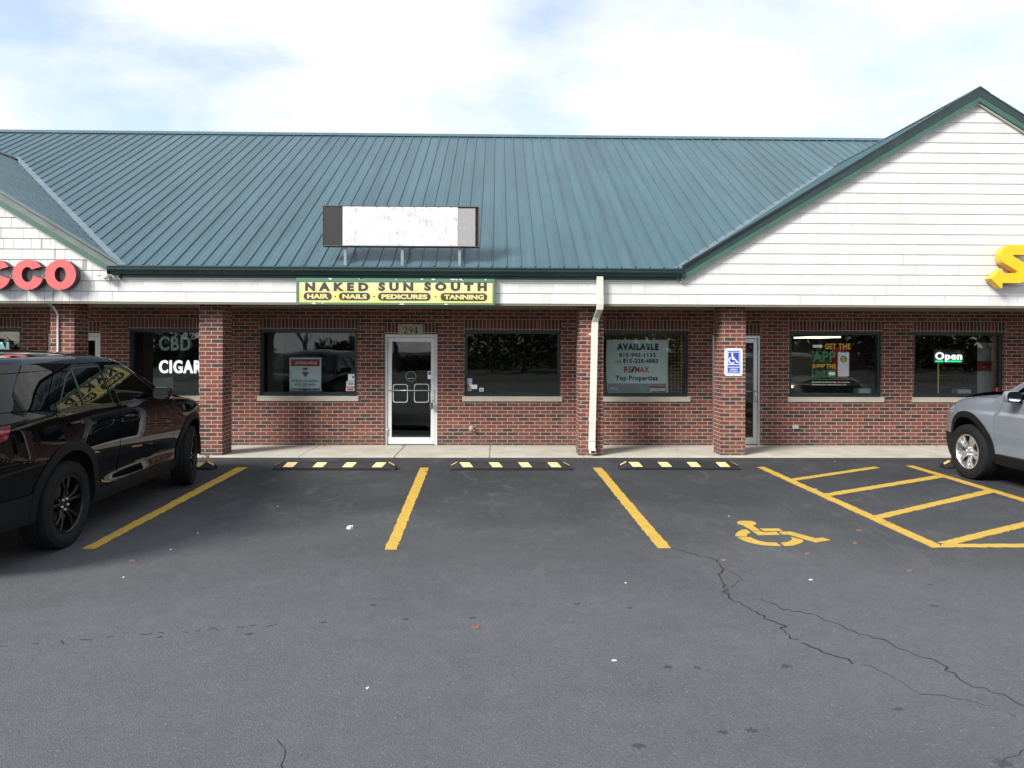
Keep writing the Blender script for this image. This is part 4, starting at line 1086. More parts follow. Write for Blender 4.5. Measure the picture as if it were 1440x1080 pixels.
b = MB(); p = bpx(770, 750); r = bpx(978, 782); sheet(b, p[0], r[0], p[1], r[1], YP - 0.0013, 0.001); text_px('HOWELL', bpx(812, 0)[0], bpx(935, 0)[0], bpx(0, 795)[1], bpx(0, 818)[1], YP - 0.0014, depth=0.001, mb=b); b.build('name_strip', M['red'], lpz)
b = MB(); p = bpx(780, 825); r = bpx(985, 840); sheet(b, p[0], r[0], p[1], r[1], YP - 0.0014, 0.001); b.build('name_strip', M['navy'], lpz)
# lattice screen behind it
YG = YG0
b = MB(); z0, z1 = 0.95, 2.12; xa, xb = wx(845), wx(966)
i = 0; z = z0
while z < z1: b.box(xa, xb, YG + 0.078, YG + 0.093, z, z + 0.012); z += 0.062
x = xa
while x < xb: b.box(x, x + 0.012, YG + 0.060, YG + 0.076, z0, z1); x += 0.062
tag(b.build('lattice_screen', M['wood'], None), 'brown wooden lattice screen behind the large curled poster', 'screen')

# app decal
ap = empty('app_decal', at(1165, 545, YG), 'GET THE APP JUMP THE LINE decal with a white phone picture in window', 'decal')
YP = YW + 0.083
def apx(x, y): return (1120 + x / 12.0, 470 + y / 12.0)
def atx(s_, xa, xb, ya, yb, off, mb): p = apx(xa, ya); r = apx(xb, yb); text_px(s_, p[0], r[0], p[1], r[1], YP, depth=0.0012, offset=min(off, 0.03), spacing=1.1, mb=mb)
b = MB(); atx('GET', 480, 672, 157, 255, 0.06, b); atx('THE', 706, 912, 157, 255, 0.06, b); atx('JUMP', 262, 482, 503, 580, 0.06, b); atx('THE', 505, 665, 503, 580, 0.06, b); b.build('lettering', M['decalyellow'], ap)
b = MB(); atx('APP', 268, 662, 285, 468, 0.08, b); atx('LINE', 262, 500, 612, 720, 0.07, b)
p = apx(520, 608); r = apx(660, 722); sheet(b, p[0], r[0], p[1], r[1], YP, 0.0012); p = apx(262, 755); r = apx(890, 766); sheet(b, p[0], r[0], p[1], r[1], YP, 0.0012); b.build('lettering', M['decalgreen'], ap)
w = MB()
def apz(x, y): p = at(*apx(x, y), YP); return (p.x, p.z)
tri_prism(w, [[apz(*p) for p in ((275, 180), (400, 180), (400, 160), (448, 203), (400, 245), (400, 225), (275, 225))]], YP, 0.0012)
tri_prism(w, [[apz(*p) for p in ((648, 640), (580, 640), (580, 622), (532, 665), (580, 708), (580, 690), (648, 690))]], YP - 0.0015, 0.001)
atx('Download the Subway App, earn rewards,', 262, 900, 795, 825, 0.015, w); atx('and pick up your order faster than ever.', 262, 850, 840, 868, 0.015, w)
w.build('lettering', M['white'], ap)
ph = MB(); a = apz(698, 712); c = apz(888, 298)
tri_prism(ph, [rounded(a[0], c[0], a[1], c[1], 0.022)], YP, 0.0012); pho = ph.build('phone_picture', simple('pale_grey_ink', (0.55, 0.56, 0.60), 0.6), ap)
lg = MB(); c = apz(796, 420); tri_prism(lg, [[(c[0] + 0.066 * math.cos(k * math.pi / 12), c[1] + 0.066 * math.sin(k * math.pi / 12)) for k in range(24)]], YP - 0.0014, 0.001); lg.build('logo', M['decalgreen'], pho)
lg = MB(); text_mb('S', c[0] - 0.035, c[0] + 0.035, c[1] - 0.042, c[1] + 0.042, YP - 0.0026, depth=0.001, offset=0.04, mb=lg); lg.build('logo', M['decalyellow'], pho)
b = MB(); p = apz(748, 310); r = apz(838, 292); b.box(p[0], r[0], YP - 0.0025, YP - 0.0014, p[1], r[1]); b.build('phone_notch', M['blackink'], pho)
# lit open sign
os_ = empty('open_sign', at(1333, 508, YG), 'lit white Open sign with a green underline inside the window', 'sign')
sx6 = 1440 / 220.0
def opx(x, y): return (1220 + x / sx6, 440 + y / sx6)
YP = YG + 0.06
b = MB(); p = opx(622, 362); r = opx(866, 452); bb_ = MB(); sheet(bb_, p[0] - 3, r[0] + 3, p[1] - 4, r[1] + 2, YP + 0.03, 0.02); bb_.build('backing', M['blackink'], os_)
text_px('Open', p[0], r[0], p[1], r[1], YP, depth=0.02, offset=0.022, spacing=1.12, mb=b); b.build('lettering', emit('lit_white_tube', (0.95, 0.97, 1.0), 0.9), os_)
b = MB(); p = opx(622, 440); r = opx(692, 452); sheet(b, p[0], r[0], p[1], r[1], YP, 0.015); p = opx(735, 440); r = opx(862, 452); sheet(b, p[0], r[0], p[1], r[1], YP, 0.015); b.build('underline', emit('lit_green_tube', (0.02, 0.75, 0.22), 1.6), os_)
# lit cigar words and outline word
cg = empty('cigar_sign', at(255, 516, YG), 'bright white lit CIGARS lettering inside a dark window', 'sign')
b = MB(); text_px('CIGARS', 224.5, 293, 506.5, 525, YG + 0.05, depth=0.03, offset=0.022, spacing=1.16, mb=b); b.build('lettering', emit('lit_white_letters', (0.96, 0.96, 1.0), 0.9), cg)
b = MB(); sheet(b, 226, 291, 514, 516, YG + 0.075, 0.015); b.build('mounting_rail', M['blackink'], cg)
cb = empty('cbd_sign', at(245, 484, YG), 'dim grey green unlit CBD lettering above the lit letters', 'sign')
b = MB(); text_px('CBD', 224.5, 269, 473, 493, YG + 0.05, depth=0.03, offset=0.024, spacing=1.14, mb=b); b.build('lettering', simple('dim_teal_acrylic', (0.62, 0.74, 0.70), 0.4), cb)
b = MB(); sheet(b, 226, 267, 482, 484, YG + 0.075, 0.015); b.build('mounting_rail', M['blackink'], cb)
b = MB(); sheet(b, 215, 243, 531, 553, YG + 0.12); tag(b.build('paper_sheet', simple('dim_paper', (0.16, 0.19, 0.19), 0.7), None), 'plain dim paper sheet propped below the lit white letters in the window', 'paper')
nn = empty('dotted_letter_sign', at(5, 490, YG), 'pale dotted outline letter N inside the window above the black SUV roof', 'sign')
b = MB()
for a, c in (((2, 500), (2, 482)), ((2, 482), (11, 500)), ((11, 500), (11, 482))):
    for off in (-1.3, 0, 1.3):
        for k in range(12):
            f = k / 11; px = a[0] + (c[0] - a[0]) * f + off; py = a[1] + (c[1] - a[1]) * f
            p = at(px, py, YG + 0.05); b.box(p.x - 0.007, p.x + 0.007, YG + 0.04, YG + 0.05, p.z - 0.007, p.z + 0.007)
b.build('lettering', emit('pale_led', (0.55, 0.72, 0.75), 0.55), nn)
b = MB(); sheet(b, -4, 17, 480, 502, YG + 0.07, 0.015); b.build('backing', M['blackink'], nn)

# shop interior seen through the two lit windows
M['tube'] = emit('ceiling_panel_light', (1.0, 0.93, 0.66), 2.0)
p = at(1150, 476, 16.0)
cl_ = empty('ceiling_light', (p.x, 16.0, 2.69), 'long yellowish lit ceiling panel above the app decal', 'ceiling light')
zl = 2.4
b = MB(); x0 = at(1128, 476, 17.5).x; x1 = at(1166, 476, 17.5).x; zz = at(1148, 475.5, 17.5).z
b.box(x0, x1, 16.9, 18.0, zz, zz + 0.03); b.build('diffuser', M['tube'], cl_)
b = MB(); b.box(x0 - 0.03, x1 + 0.03, 16.87, 18.03, zz + 0.031, zz + 0.08); b.box(x0 + 0.1, x0 + 0.12, 17.4, 17.42, zz + 0.08, 2.70); b.box(x1 - 0.12, x1 - 0.1, 17.4, 17.42, zz + 0.08, 2.70); b.build('housing', M['white'], cl_)
ck = empty('drink_cooler', (at(1330, 560, 17.8).x, 17.8, 0.012), 'dark drink cooler with a lit yellow edge at the back of the shop', 'cooler')
x0, x1 = at(1318, 540, 17.8).x, at(1358, 540, 17.8).x
b = MB(); b.box(x0, x1, 17.8, 18.5, 0.013, 1.85); b.build('cabinet', simple('cooler_black', (0.02, 0.02, 0.02), 0.4), ck)
b = MB(); b.box(x0 + 0.01, x0 + 0.028, 17.78, 17.799, 0.5, 1.6); b.build('light_strip', emit('yellow_strip', (0.6, 0.52, 0.08), 0.22), ck)
b = MB(); 
for z in (0.6, 0.9, 1.2, 1.5):
    x = x0 + 0.08
    while x < x1 - 0.08:
        b.lathe([(0, 0.0001), (0, 0.03), (0.14, 0.03), (0.17, 0.012), (0.2, 0.012), (0.2, 0.0001)], (x, 17.74, z), 'Z', 8, False); x += 0.09
build_split(b, 'bottle', simple('drink_bottle', (0.12, 0.10, 0.05), 0.3, 0, 0.8, 9), ck)
b = MB()
for z in (0.585, 0.885, 1.185, 1.485): b.box(x0 + 0.045, x1 - 0.02, 17.68, 17.798, z, z + 0.012)
build_split(b, 'shelf', M['alu'], ck)
ct = empty('shop_counter', (at(1180, 560, 16.2).x, 16.2, 0.012), 'low counter with a dark top behind the app decal', 'counter')
x0, x1 = at(1115, 545, 16.2).x, at(1225, 545, 16.2).x
b = MB(); b.box(x0, x1, 16.2, 16.8, 0.013, 0.98); b.build('cabinet', M['room'], ct); b = MB(); b.box(x0 - 0.03, x1 + 0.03, 16.15, 16.85, 0.981, 1.02); b.build('worktop', M['roomfloor'], ct)
bx = MB(); rect_px(bx, 1200, 1217, 546, 552.5, YG + 0.32, 0.2); tag(bx.build('paper_box', M['paper'], None, bevel=0.004), 'pale box on the window ledge beside the app decal', 'box')
bx = MB(); rect_px(bx, 1338, 1356, 547, 552.5, YG + 0.32, 0.2); tag(bx.build('paper_box', M['paper'], None, bevel=0.004), 'pale box on the window ledge under the lit sign', 'box')
for (a, c) in ((1110, 1240), (1285, 1412)):
    lg = MB(); lg.box(wx(a), wx(c), YW + 0.14, YW + 0.55, 0.80, 0.975); lg.build('window_ledge', M['room'], plaza)
BY = YW + 0.5
bn = empty('shop_banner', (at(1390, 500, BY).x, BY, 0.012), 'standing white banner with a red middle band at the side of the lit sign window', 'banner')
b = MB(); rect_px(b, 1374, 1397, 482, 625, BY, 0.01); b.build('sheet', M['white'], bn)
b = MB(); rect_px(b, 1374, 1397, 508, 522, BY - 0.012, 0.002); b.build('band', M['red'], bn)
rd = empty('vending_cabinet', (at(1195, 560, 17.2).x, 17.2, 0.012), 'dark red cabinet deep in the shop behind the app decal', 'cabinet')
x0, x1 = at(1188, 540, 17.2).x, at(1222, 540, 17.2).x
b = MB(); b.box(x0, x1, 17.2, 17.9, 0.013, 1.9); b.build('cabinet', simple('dark_red_panel', (0.2, 0.02, 0.03), 0.4), rd)
b = MB(); b.box(x0 + 0.06, x1 - 0.06, 17.19, 17.199, 1.0, 1.75); b.build('front_panel', simple('mauve_panel', (0.22, 0.10, 0.14), 0.4), rd)

# ------------------------------------------------------------------ wheel stops
def stop_label(i): return ['black rubber wheel stop with four orange patches, leftmost of the three whole ones'][i]
ZT = 0.112
def make_stop(L=1.82, W_=0.15):
    root = empty('wheel_stop', (0, 0, 0), 'black rubber wheel stop', 'wheel stop', 'wheel stops along the walk')
    b = MB(); hx = L / 2
    sec = [(-W_ / 2, 0.0), (W_ / 2, 0.0), (W_ / 2, 0.04), (W_ / 2 - 0.03, ZT), (-W_ / 2 + 0.055, ZT), (-W_ / 2, 0.036)]
    xs = [(-hx, 0.55, 0.0), (-hx + 0.015, 0.62, 0.02), (-hx + 0.12, 1.0, 0), (hx - 0.12, 1.0, 0), (hx - 0.015, 0.62, 0), (hx, 0.55, 0)]
    rings = []
    for x, k, _ in xs: rings.append([(x, p[0], p[1] * k) for p in sec])
    i0 = len(b.v); n = len(sec)
    for r in rings: b.v += r
    for j in range(len(rings) - 1):
        for k in range(n): b.f.append((i0 + j * n + k, i0 + j * n + (k + 1) % n, i0 + (j + 1) * n + (k + 1) % n, i0 + (j + 1) * n + k))
    b.f.append(tuple(range(i0, i0 + n))); b.f.append(tuple(range(i0 + (len(rings) - 1) * n, i0 + len(rings) * n)))
    b.build('block', M['rubber'], root, bevel=0.006)
    # slanted patches wrapped over the front bevel and top
    for k in range(4):
        cx = -hx + 0.25 + k * (L - 0.5) / 3; m = MB(); w = 0.075; e = 0.0025; sl = 0.030 * (1 if SK > 0 else -1)
        A = [(cx - w - sl, -W_ / 2 + 0.008, 0.046), (cx + w - sl, -W_ / 2 + 0.008, 0.046), (cx + w + sl, -W_ / 2 + 0.053, ZT - 0.002), (cx - w + sl, -W_ / 2 + 0.053, ZT - 0.002)]
        m.hull([Vector(p) + Vector((0, -e, e)) for p in A], [Vector(p) + Vector((0, 0.004, -0.003)) for p in A])
        m.build('reflector_patch', M['reflector'], root)
    for sx in (-1, 1):
        m = MB(); e = 0.004; x1_ = sx * (hx - 0.02); x2_ = sx * (hx - 0.115)
        P = [(x1_, -0.045, 0.066), (x1_, 0.02, 0.066), (x2_, 0.03, ZT), (x2_, -0.035, ZT)]
        P = [Vector(p) + Vector((sx * 0.002, 0, e)) for p in P]
        m.hull(P, [p - Vector((0, 0, 0.005)) for p in P]); m.build('end_reflector', M['reflector'], root)
    return root
SK = 1
protoA = make_stop()
SK = -1
protoB = make_stop()
stops = [(384, 556, 661.5, protoA, 'black rubber wheel stop in the bay before the window with the small agent poster'),
         (631, 804.5, 661.5, protoB, 'black rubber wheel stop before the dark window beside the white door'),
         (872, 1040, 661, protoB, 'black rubber wheel stop with orange patches in the bay with the painted wheelchair'),
         (128, 299, 661, protoA, 'black rubber wheel stop mostly hidden behind the front wheel of the black SUV'),
         (1324, 1500, 659.5, protoB, 'black rubber wheel stop mostly hidden behind the silver SUV front wheel')]
used = set()
for a, c, y, pr, lab in stops:
    o = pr if pr.name not in used else copy_tree(pr); used.add(pr.name)
    p = gnd((a + c) / 2, y); o.location = (p.x, p.y + 0.075, 0.0); o.rotation_euler.z = R(random.uniform(-0.6, 0.4))
    o['label'] = lab

# ------------------------------------------------------------------ litter
M['litter'] = simple('white_litter', (0.50, 0.50, 0.48), 0.7)
M['leaf'] = simple('dry_leaf', (0.17, 0.075, 0.045), 0.8, 0, 0.4, 30)
M['tanlitter'] = simple('tan_litter', (0.42, 0.36, 0.24), 0.8)
def scrap(px, py, w, d, hgt, name, mat, label, cat, group, seed):
    rnd = random.Random(seed); c = gnd(px, py); pts = []
    n = 9
    for k in range(n):
        a = 2 * math.pi * k / n; r = rnd.uniform(0.7, 1.1)
        pts.append((c.x + r * w * math.cos(a), c.y + r * d * math.sin(a)))
    b = MB()
    lo = [(x, y, 0.0008) for x, y in pts]; hi = [(c.x + (x - c.x) * 0.8, c.y + (y - c.y) * 0.8, hgt * rnd.uniform(0.6, 1.1)) for x, y in pts]
    b.hull(lo, hi); tag(b.build(name, mat, None), label, cat, group)
scrap(492, 743.5, 0.042, 0.03, 0.032, 'foam_chunk', M['litter'], 'white foam chunk lying alone in the bay before the white door', 'litter', None, 1)
for i, (px, py, lab) in enumerate([(1140, 815.5, 'white paper scrap on open asphalt beyond the painted wheelchair'), (864, 929, 'crumpled pale scrap on worn asphalt before the small crack'), (1147, 688, 'white flat scrap inside the bay between wheelchair symbol and walk'),
                                   (1025, 726, 'pale scrap just behind the painted wheelchair head'), (174, 812, 'small white scrap on asphalt near the black SUV line end'), (517, 968, 'tiny white speck alone in the foreground asphalt'),
                                   (278, 750, 'white pebble beside the first yellow line from the SUV'), (240, 773, 'thin pale scrap at the near end of the first yellow line'), (391, 712, 'flat pale scrap in the first bay below the wheel stop'), (880, 820, 'tiny white scrap near the end of the third yellow line'),
                                   (1174, 649, 'white scrap near the walk by the hatched zone')]):
    scrap(px, py, 0.020 if i < 3 else 0.010, 0.011, 0.006, 'paper_scrap', M['litter'], lab, 'litter', 'white scraps on the asphalt', 20 + i)
for i, (px, py, lab) in enumerate([(1208, 746, 'brown dry leaf between the wheelchair symbol and yellow line, farther one'), (1203, 764.5, 'curled brown leaf between the wheelchair symbol and yellow line, nearer one'), (1136, 779, 'flat orange leaf just below the painted wheelchair footrest'),
                                   (1280, 803, 'reddish leaf on open asphalt below the yellow corner'), (669, 882, 'dark rusty leaf alone in the middle of the lot'), (1018, 788, 'small brown leaf on the crack below the wheelchair symbol'), (187, 789, 'brown leaf on asphalt by the black SUV rear wheel')]):
    scrap(px, py, 0.034, 0.020, 0.010, 'dry_leaf', M['leaf'], lab, 'leaf', 'dry leaves on the asphalt', 60 + i)
for i, (px, py, lab) in enumerate([(1292, 628.5, 'curled leaf against the foot of the brick wall under the lit Open window'), (1318, 629.5, 'brown leaf at the wall foot beside the silver SUV'), (292, 643.5, 'leaf lying at the foot of the pillar behind the black SUV'),
                                   (566, 628.5, 'dark leaf on the walk before the white door threshold'), (456, 628.5, 'leaf at the wall foot below the agent poster window'), (952, 634, 'leaf on the walk below the large curled poster'), (600, 664, 'leaf beside the far end of the second yellow line')]):
    scrap(px, py, 0.035, 0.022, 0.034 if py < 645 else 0.012, 'dry_leaf', M['leaf'], lab, 'leaf', 'dry leaves on the asphalt', 90 + i)
tg = MB(); p = gnd(667, 660.5); tg.box(p.x - 0.055, p.x + 0.055, p.y - 0.02, p.y + 0.02, 0.001, 0.012); tag(tg.build('plastic_wrapper', simple('teal_wrapper', (0.25, 0.55, 0.48), 0.4), None), 'flattened teal and white wrapper against a wheel stop', 'litter')

# ------------------------------------------------------------------ the two parked SUVs
def hermite(xs, ys, x):
    if x <= xs[0]: return ys[0]
    if x >= xs[-1]: return ys[-1]
    i = 0
    while x > xs[i + 1]: i += 1
    def sl(j):
        if j == 0 or j == len(xs) - 1:
            k = min(max(j, 1), len(xs) - 1); return (ys[k] - ys[k - 1]) / (xs[k] - xs[k - 1])
        a = (ys[j] - ys[j - 1]) / (xs[j] - xs[j - 1]); c = (ys[j + 1] - ys[j]) / (xs[j + 1] - xs[j])
        return 0.0 if a * c <= 0 else 2 * a * c / (a + c)
    hh = xs[i + 1] - xs[i]; t = (x - xs[i]) / hh
    return ((2 * t ** 3 - 3 * t ** 2 + 1) * ys[i] + (t ** 3 - 2 * t ** 2 + t) * hh * sl(i) + (-2 * t ** 3 + 3 * t ** 2) * ys[i + 1] + (t ** 3 - t ** 2) * hh * sl(i + 1))

def in_poly(c, lp):
    w = False; n = len(lp)
    for k in range(n):
        a, b2 = lp[k], lp[(k + 1) % n]
        if (a[1] > c[1]) != (b2[1] > c[1]) and c[0] < (b2[0] - a[0]) * (c[1] - a[1]) / (b2[1] - a[1]) + a[0]: w = not w
    return w
def dens(lp, step=0.05):
    out = []
    for a, b2 in zip(lp, lp[1:] + lp[:1]):
        n = max(1, int(math.hypot(b2[0] - a[0], b2[1] - a[1]) / step))
        out += [(a[0] + (b2[0] - a[0]) * i / n, a[1] + (b2[1] - a[1]) * i / n) for i in range(n)]
    return out
def inset(lp, d):
    area = sum(a[0] * b2[1] - b2[0] * a[1] for a, b2 in zip(lp, lp[1:] + lp[:1])); sg_ = 1 if area > 0 else -1
    n = len(lp); out = []
    for i in range(n):
        p0, p1, p2 = lp[i - 1], lp[i], lp[(i + 1) % n]
        def nrm2(a, b2):
            dx, dy = b2[0] - a[0], b2[1] - a[1]; l = math.hypot(dx, dy) or 1; return (-dy / l * sg_, dx / l * sg_)
        n1, n2 = nrm2(p0, p1), nrm2(p1, p2); bx, by = n1[0] + n2[0], n1[1] + n2[1]; l2 = max(0.35, (bx * bx + by * by) / 2)
        out.append((p1[0] + bx * d / l2, p1[1] + by * d / l2))
    return out

class Car:
    def __init__(s, root, spec): s.root = root; s.__dict__.update(spec)
    def ztop(s, u):
        pts = s.TOP
        for (a, za), (c, zc_) in zip(pts, pts[1:]):
            if a <= u <= c and c > a: return za + (zc_ - za) * (u - a) / (c - a)
        return pts[0][1] if u < pts[0][0] else pts[-1][1]
    def W(s, u, z):
        w = hermite(s.PZ, s.PW, z)
        t = max(0.0, (u - s.FT) / (s.UF - s.FT)); g = 1 - s.FK * t ** 2.4
        t = max(0.0, (s.RT - u) / (s.RT - s.UR)); g *= 1 - s.RK * t ** 2.4
        w *= g
        # haunches over the wheels, scallop in the doors
        for cu in (0.0, s.WB):
            w += s.HAUNCH * math.exp(-((u - cu) / 0.62) ** 2) * math.exp(-((z - 0.83) / 0.20) ** 2)
        w -= s.SCALLOP * math.exp(-((z - 0.56) / 0.11) ** 2) * math.exp(-((u - s.WB * 0.5) / 0.95) ** 4)
        # round the shoulder over into the bonnet and the roof
        d = s.ztop(u) - z; r = s.SHOULDER if u > s.COWL else 0.05
        if d < r: k = 1 - max(0.0, d) / r; w -= r * 0.9 * (1 - math.sqrt(max(0.0, 1 - k * k)))
        return w
    def P3(s, u, z, side, off=0.0): return (side * (s.W(u, z) + off), u - s.MID, z)
    def N3(s, u, z, side):
        e = 0.012; du = (s.W(u + e, z) - s.W(u - e, z)) / (2 * e); dz = (s.W(u, z + e) - s.W(u, z - e)) / (2 * e)
        dz = max(-6, min(6, dz)); return Vector((side, -du, -dz)).normalized()
    def panel(s, name, outer, mat, parent, side, holes=(), off=0.0, thick=0.012, step=0.06, gap=0.0035):
        outer = dens(inset(outer, gap) if gap else outer, 0.05); holes = [dens(inset(h_, -gap) if gap else h_, 0.05) for h_ in holes]
        vs, ed = [], []
        for lp in [outer] + holes:
            b0 = len(vs); vs += [Vector(p) for p in lp]; ed += [(b0 + k, b0 + (k + 1) % len(lp)) for k in range(len(lp))]
        us = [p[0] for p in outer]; zs = [p[1] for p in outer]
        u = min(us) + step / 2
        while u < max(us):
            z = min(zs) + step / 2
            while z < max(zs):
                c = (u, z)
                if in_poly(c, outer) and not any(in_poly(c, h_) for h_ in holes): vs.append(Vector(c))
                z += step * 0.6
            u += step
        rv, re, rf, *_ = delaunay_2d_cdt(vs, ed, [], 0, 1e-5)
        keep = []
        for f in rf:
            c = (sum(rv[k].x for k in f) / 3, sum(rv[k].y for k in f) / 3)
            if in_poly(c, outer) and not any(in_poly(c, h_) for h_ in holes): keep.append(tuple(f))
        V = [s.P3(p.x, p.y, side, off) for p in rv]; NN = [s.N3(p.x, p.y, side) for p in rv]
        n = len(V); faces, nor = [], []
        cnt = {}
        for f in keep:
            a, b2, c = (Vector(V[k]) for k in f)
            if (b2 - a).cross(c - a).x * side < 0: f = (f[0], f[2], f[1])
            faces.append(f); nor += [NN[k] for k in f]
            for a_, b_ in zip(f, f[1:] + f[:1]): cnt.setdefault((min(a_, b_), max(a_, b_)), []).append((a_, b_))
        inner = {}
        for kx, e in cnt.items():
            if len(e) == 1:
                a_, b_ = e[0]
                for k in (a_, b_):
                    if k not in inner: inner[k] = len(V); V.append(tuple(Vector(V[k]) - NN[k] * thick))
                q_ = (b_, a_, inner[a_], inner[b_]); fn = (Vector(V[a_]) - Vector(V[b_])).cross(Vector(V[inner[b_]]) - Vector(V[b_])).normalized()
                faces.append(q_); nor += [fn] * 4
        me = bpy.data.meshes.new(name); me.from_pydata(V, [], faces); me.update()
        me.polygons.foreach_set('use_smooth', [True] * len(me.polygons)); me.normals_split_custom_set([tuple(x) for x in nor])
        me.materials.append(mat); o = bpy.data.objects.new(name, me); COL.objects.link(o); adopt(o, parent); return o
    def sweep(s, name, line, mat, parent, bulge, s0=-1.0, s1=1.0, ns=24, power=2.2, off=0.0, sub=6):
        "surface across the car along a piece of the side outline"
        L = []
        for (a, c) in zip(line, line[1:]):
            for k in range(sub): L.append((a[0] + (c[0] - a[0]) * k / sub, a[1] + (c[1] - a[1]) * k / sub))
        L.append(line[-1]); n = len(L); V = []
        for i, (u, z) in enumerate(L):
            p, q_ = L[max(0, i - 1)], L[min(n - 1, i + 1)]; tx, tz = q_[0] - p[0], q_[1] - p[1]; l = math.hypot(tx, tz); nx, nz = -tz / l, tx / l
            if nx * (u - 1.4) + nz * (z - 0.9) < 0: nx, nz = -nx, -nz
            we = s.W(u, z)
            for k in range(ns + 1):
                v = s0 + (s1 - s0) * k / ns; bb2 = bulge * (1 - abs(v) ** power) + off
                V.append((v * we, u + nx * bb2 - s.MID, z + nz * bb2))
        m = MB(); m.v = V
        for i in range(n - 1):
            for k in range(ns): m.f.append((i * (ns + 1) + k, i * (ns + 1) + k + 1, (i + 1) * (ns + 1) + k + 1, (i + 1) * (ns + 1) + k))
        o = m.build(name, mat, parent, smooth=True, recalc=True, uv=False)
        # face outwards
        cy = 1.4 - s.MID; ok = sum((p.normal.dot(p.center - Vector((0, cy, 0.8)))) for p in o.data.polygons)
        if ok < 0: o.data.flip_normals()
        return o
    def ring(s, cu, r0, r1, a0, a1, n=26, cz=0.40):
        A = [(cu + r1 * math.cos(R(a0 + (a1 - a0) * k / n)), cz + r1 * math.sin(R(a0 + (a1 - a0) * k / n))) for k in range(n + 1)]
        B = [(cu + r0 * math.cos(R(a1 + (a0 - a1) * k / n)), cz + r0 * math.sin(R(a1 + (a0 - a1) * k / n))) for k in range(n + 1)]
        return A + B

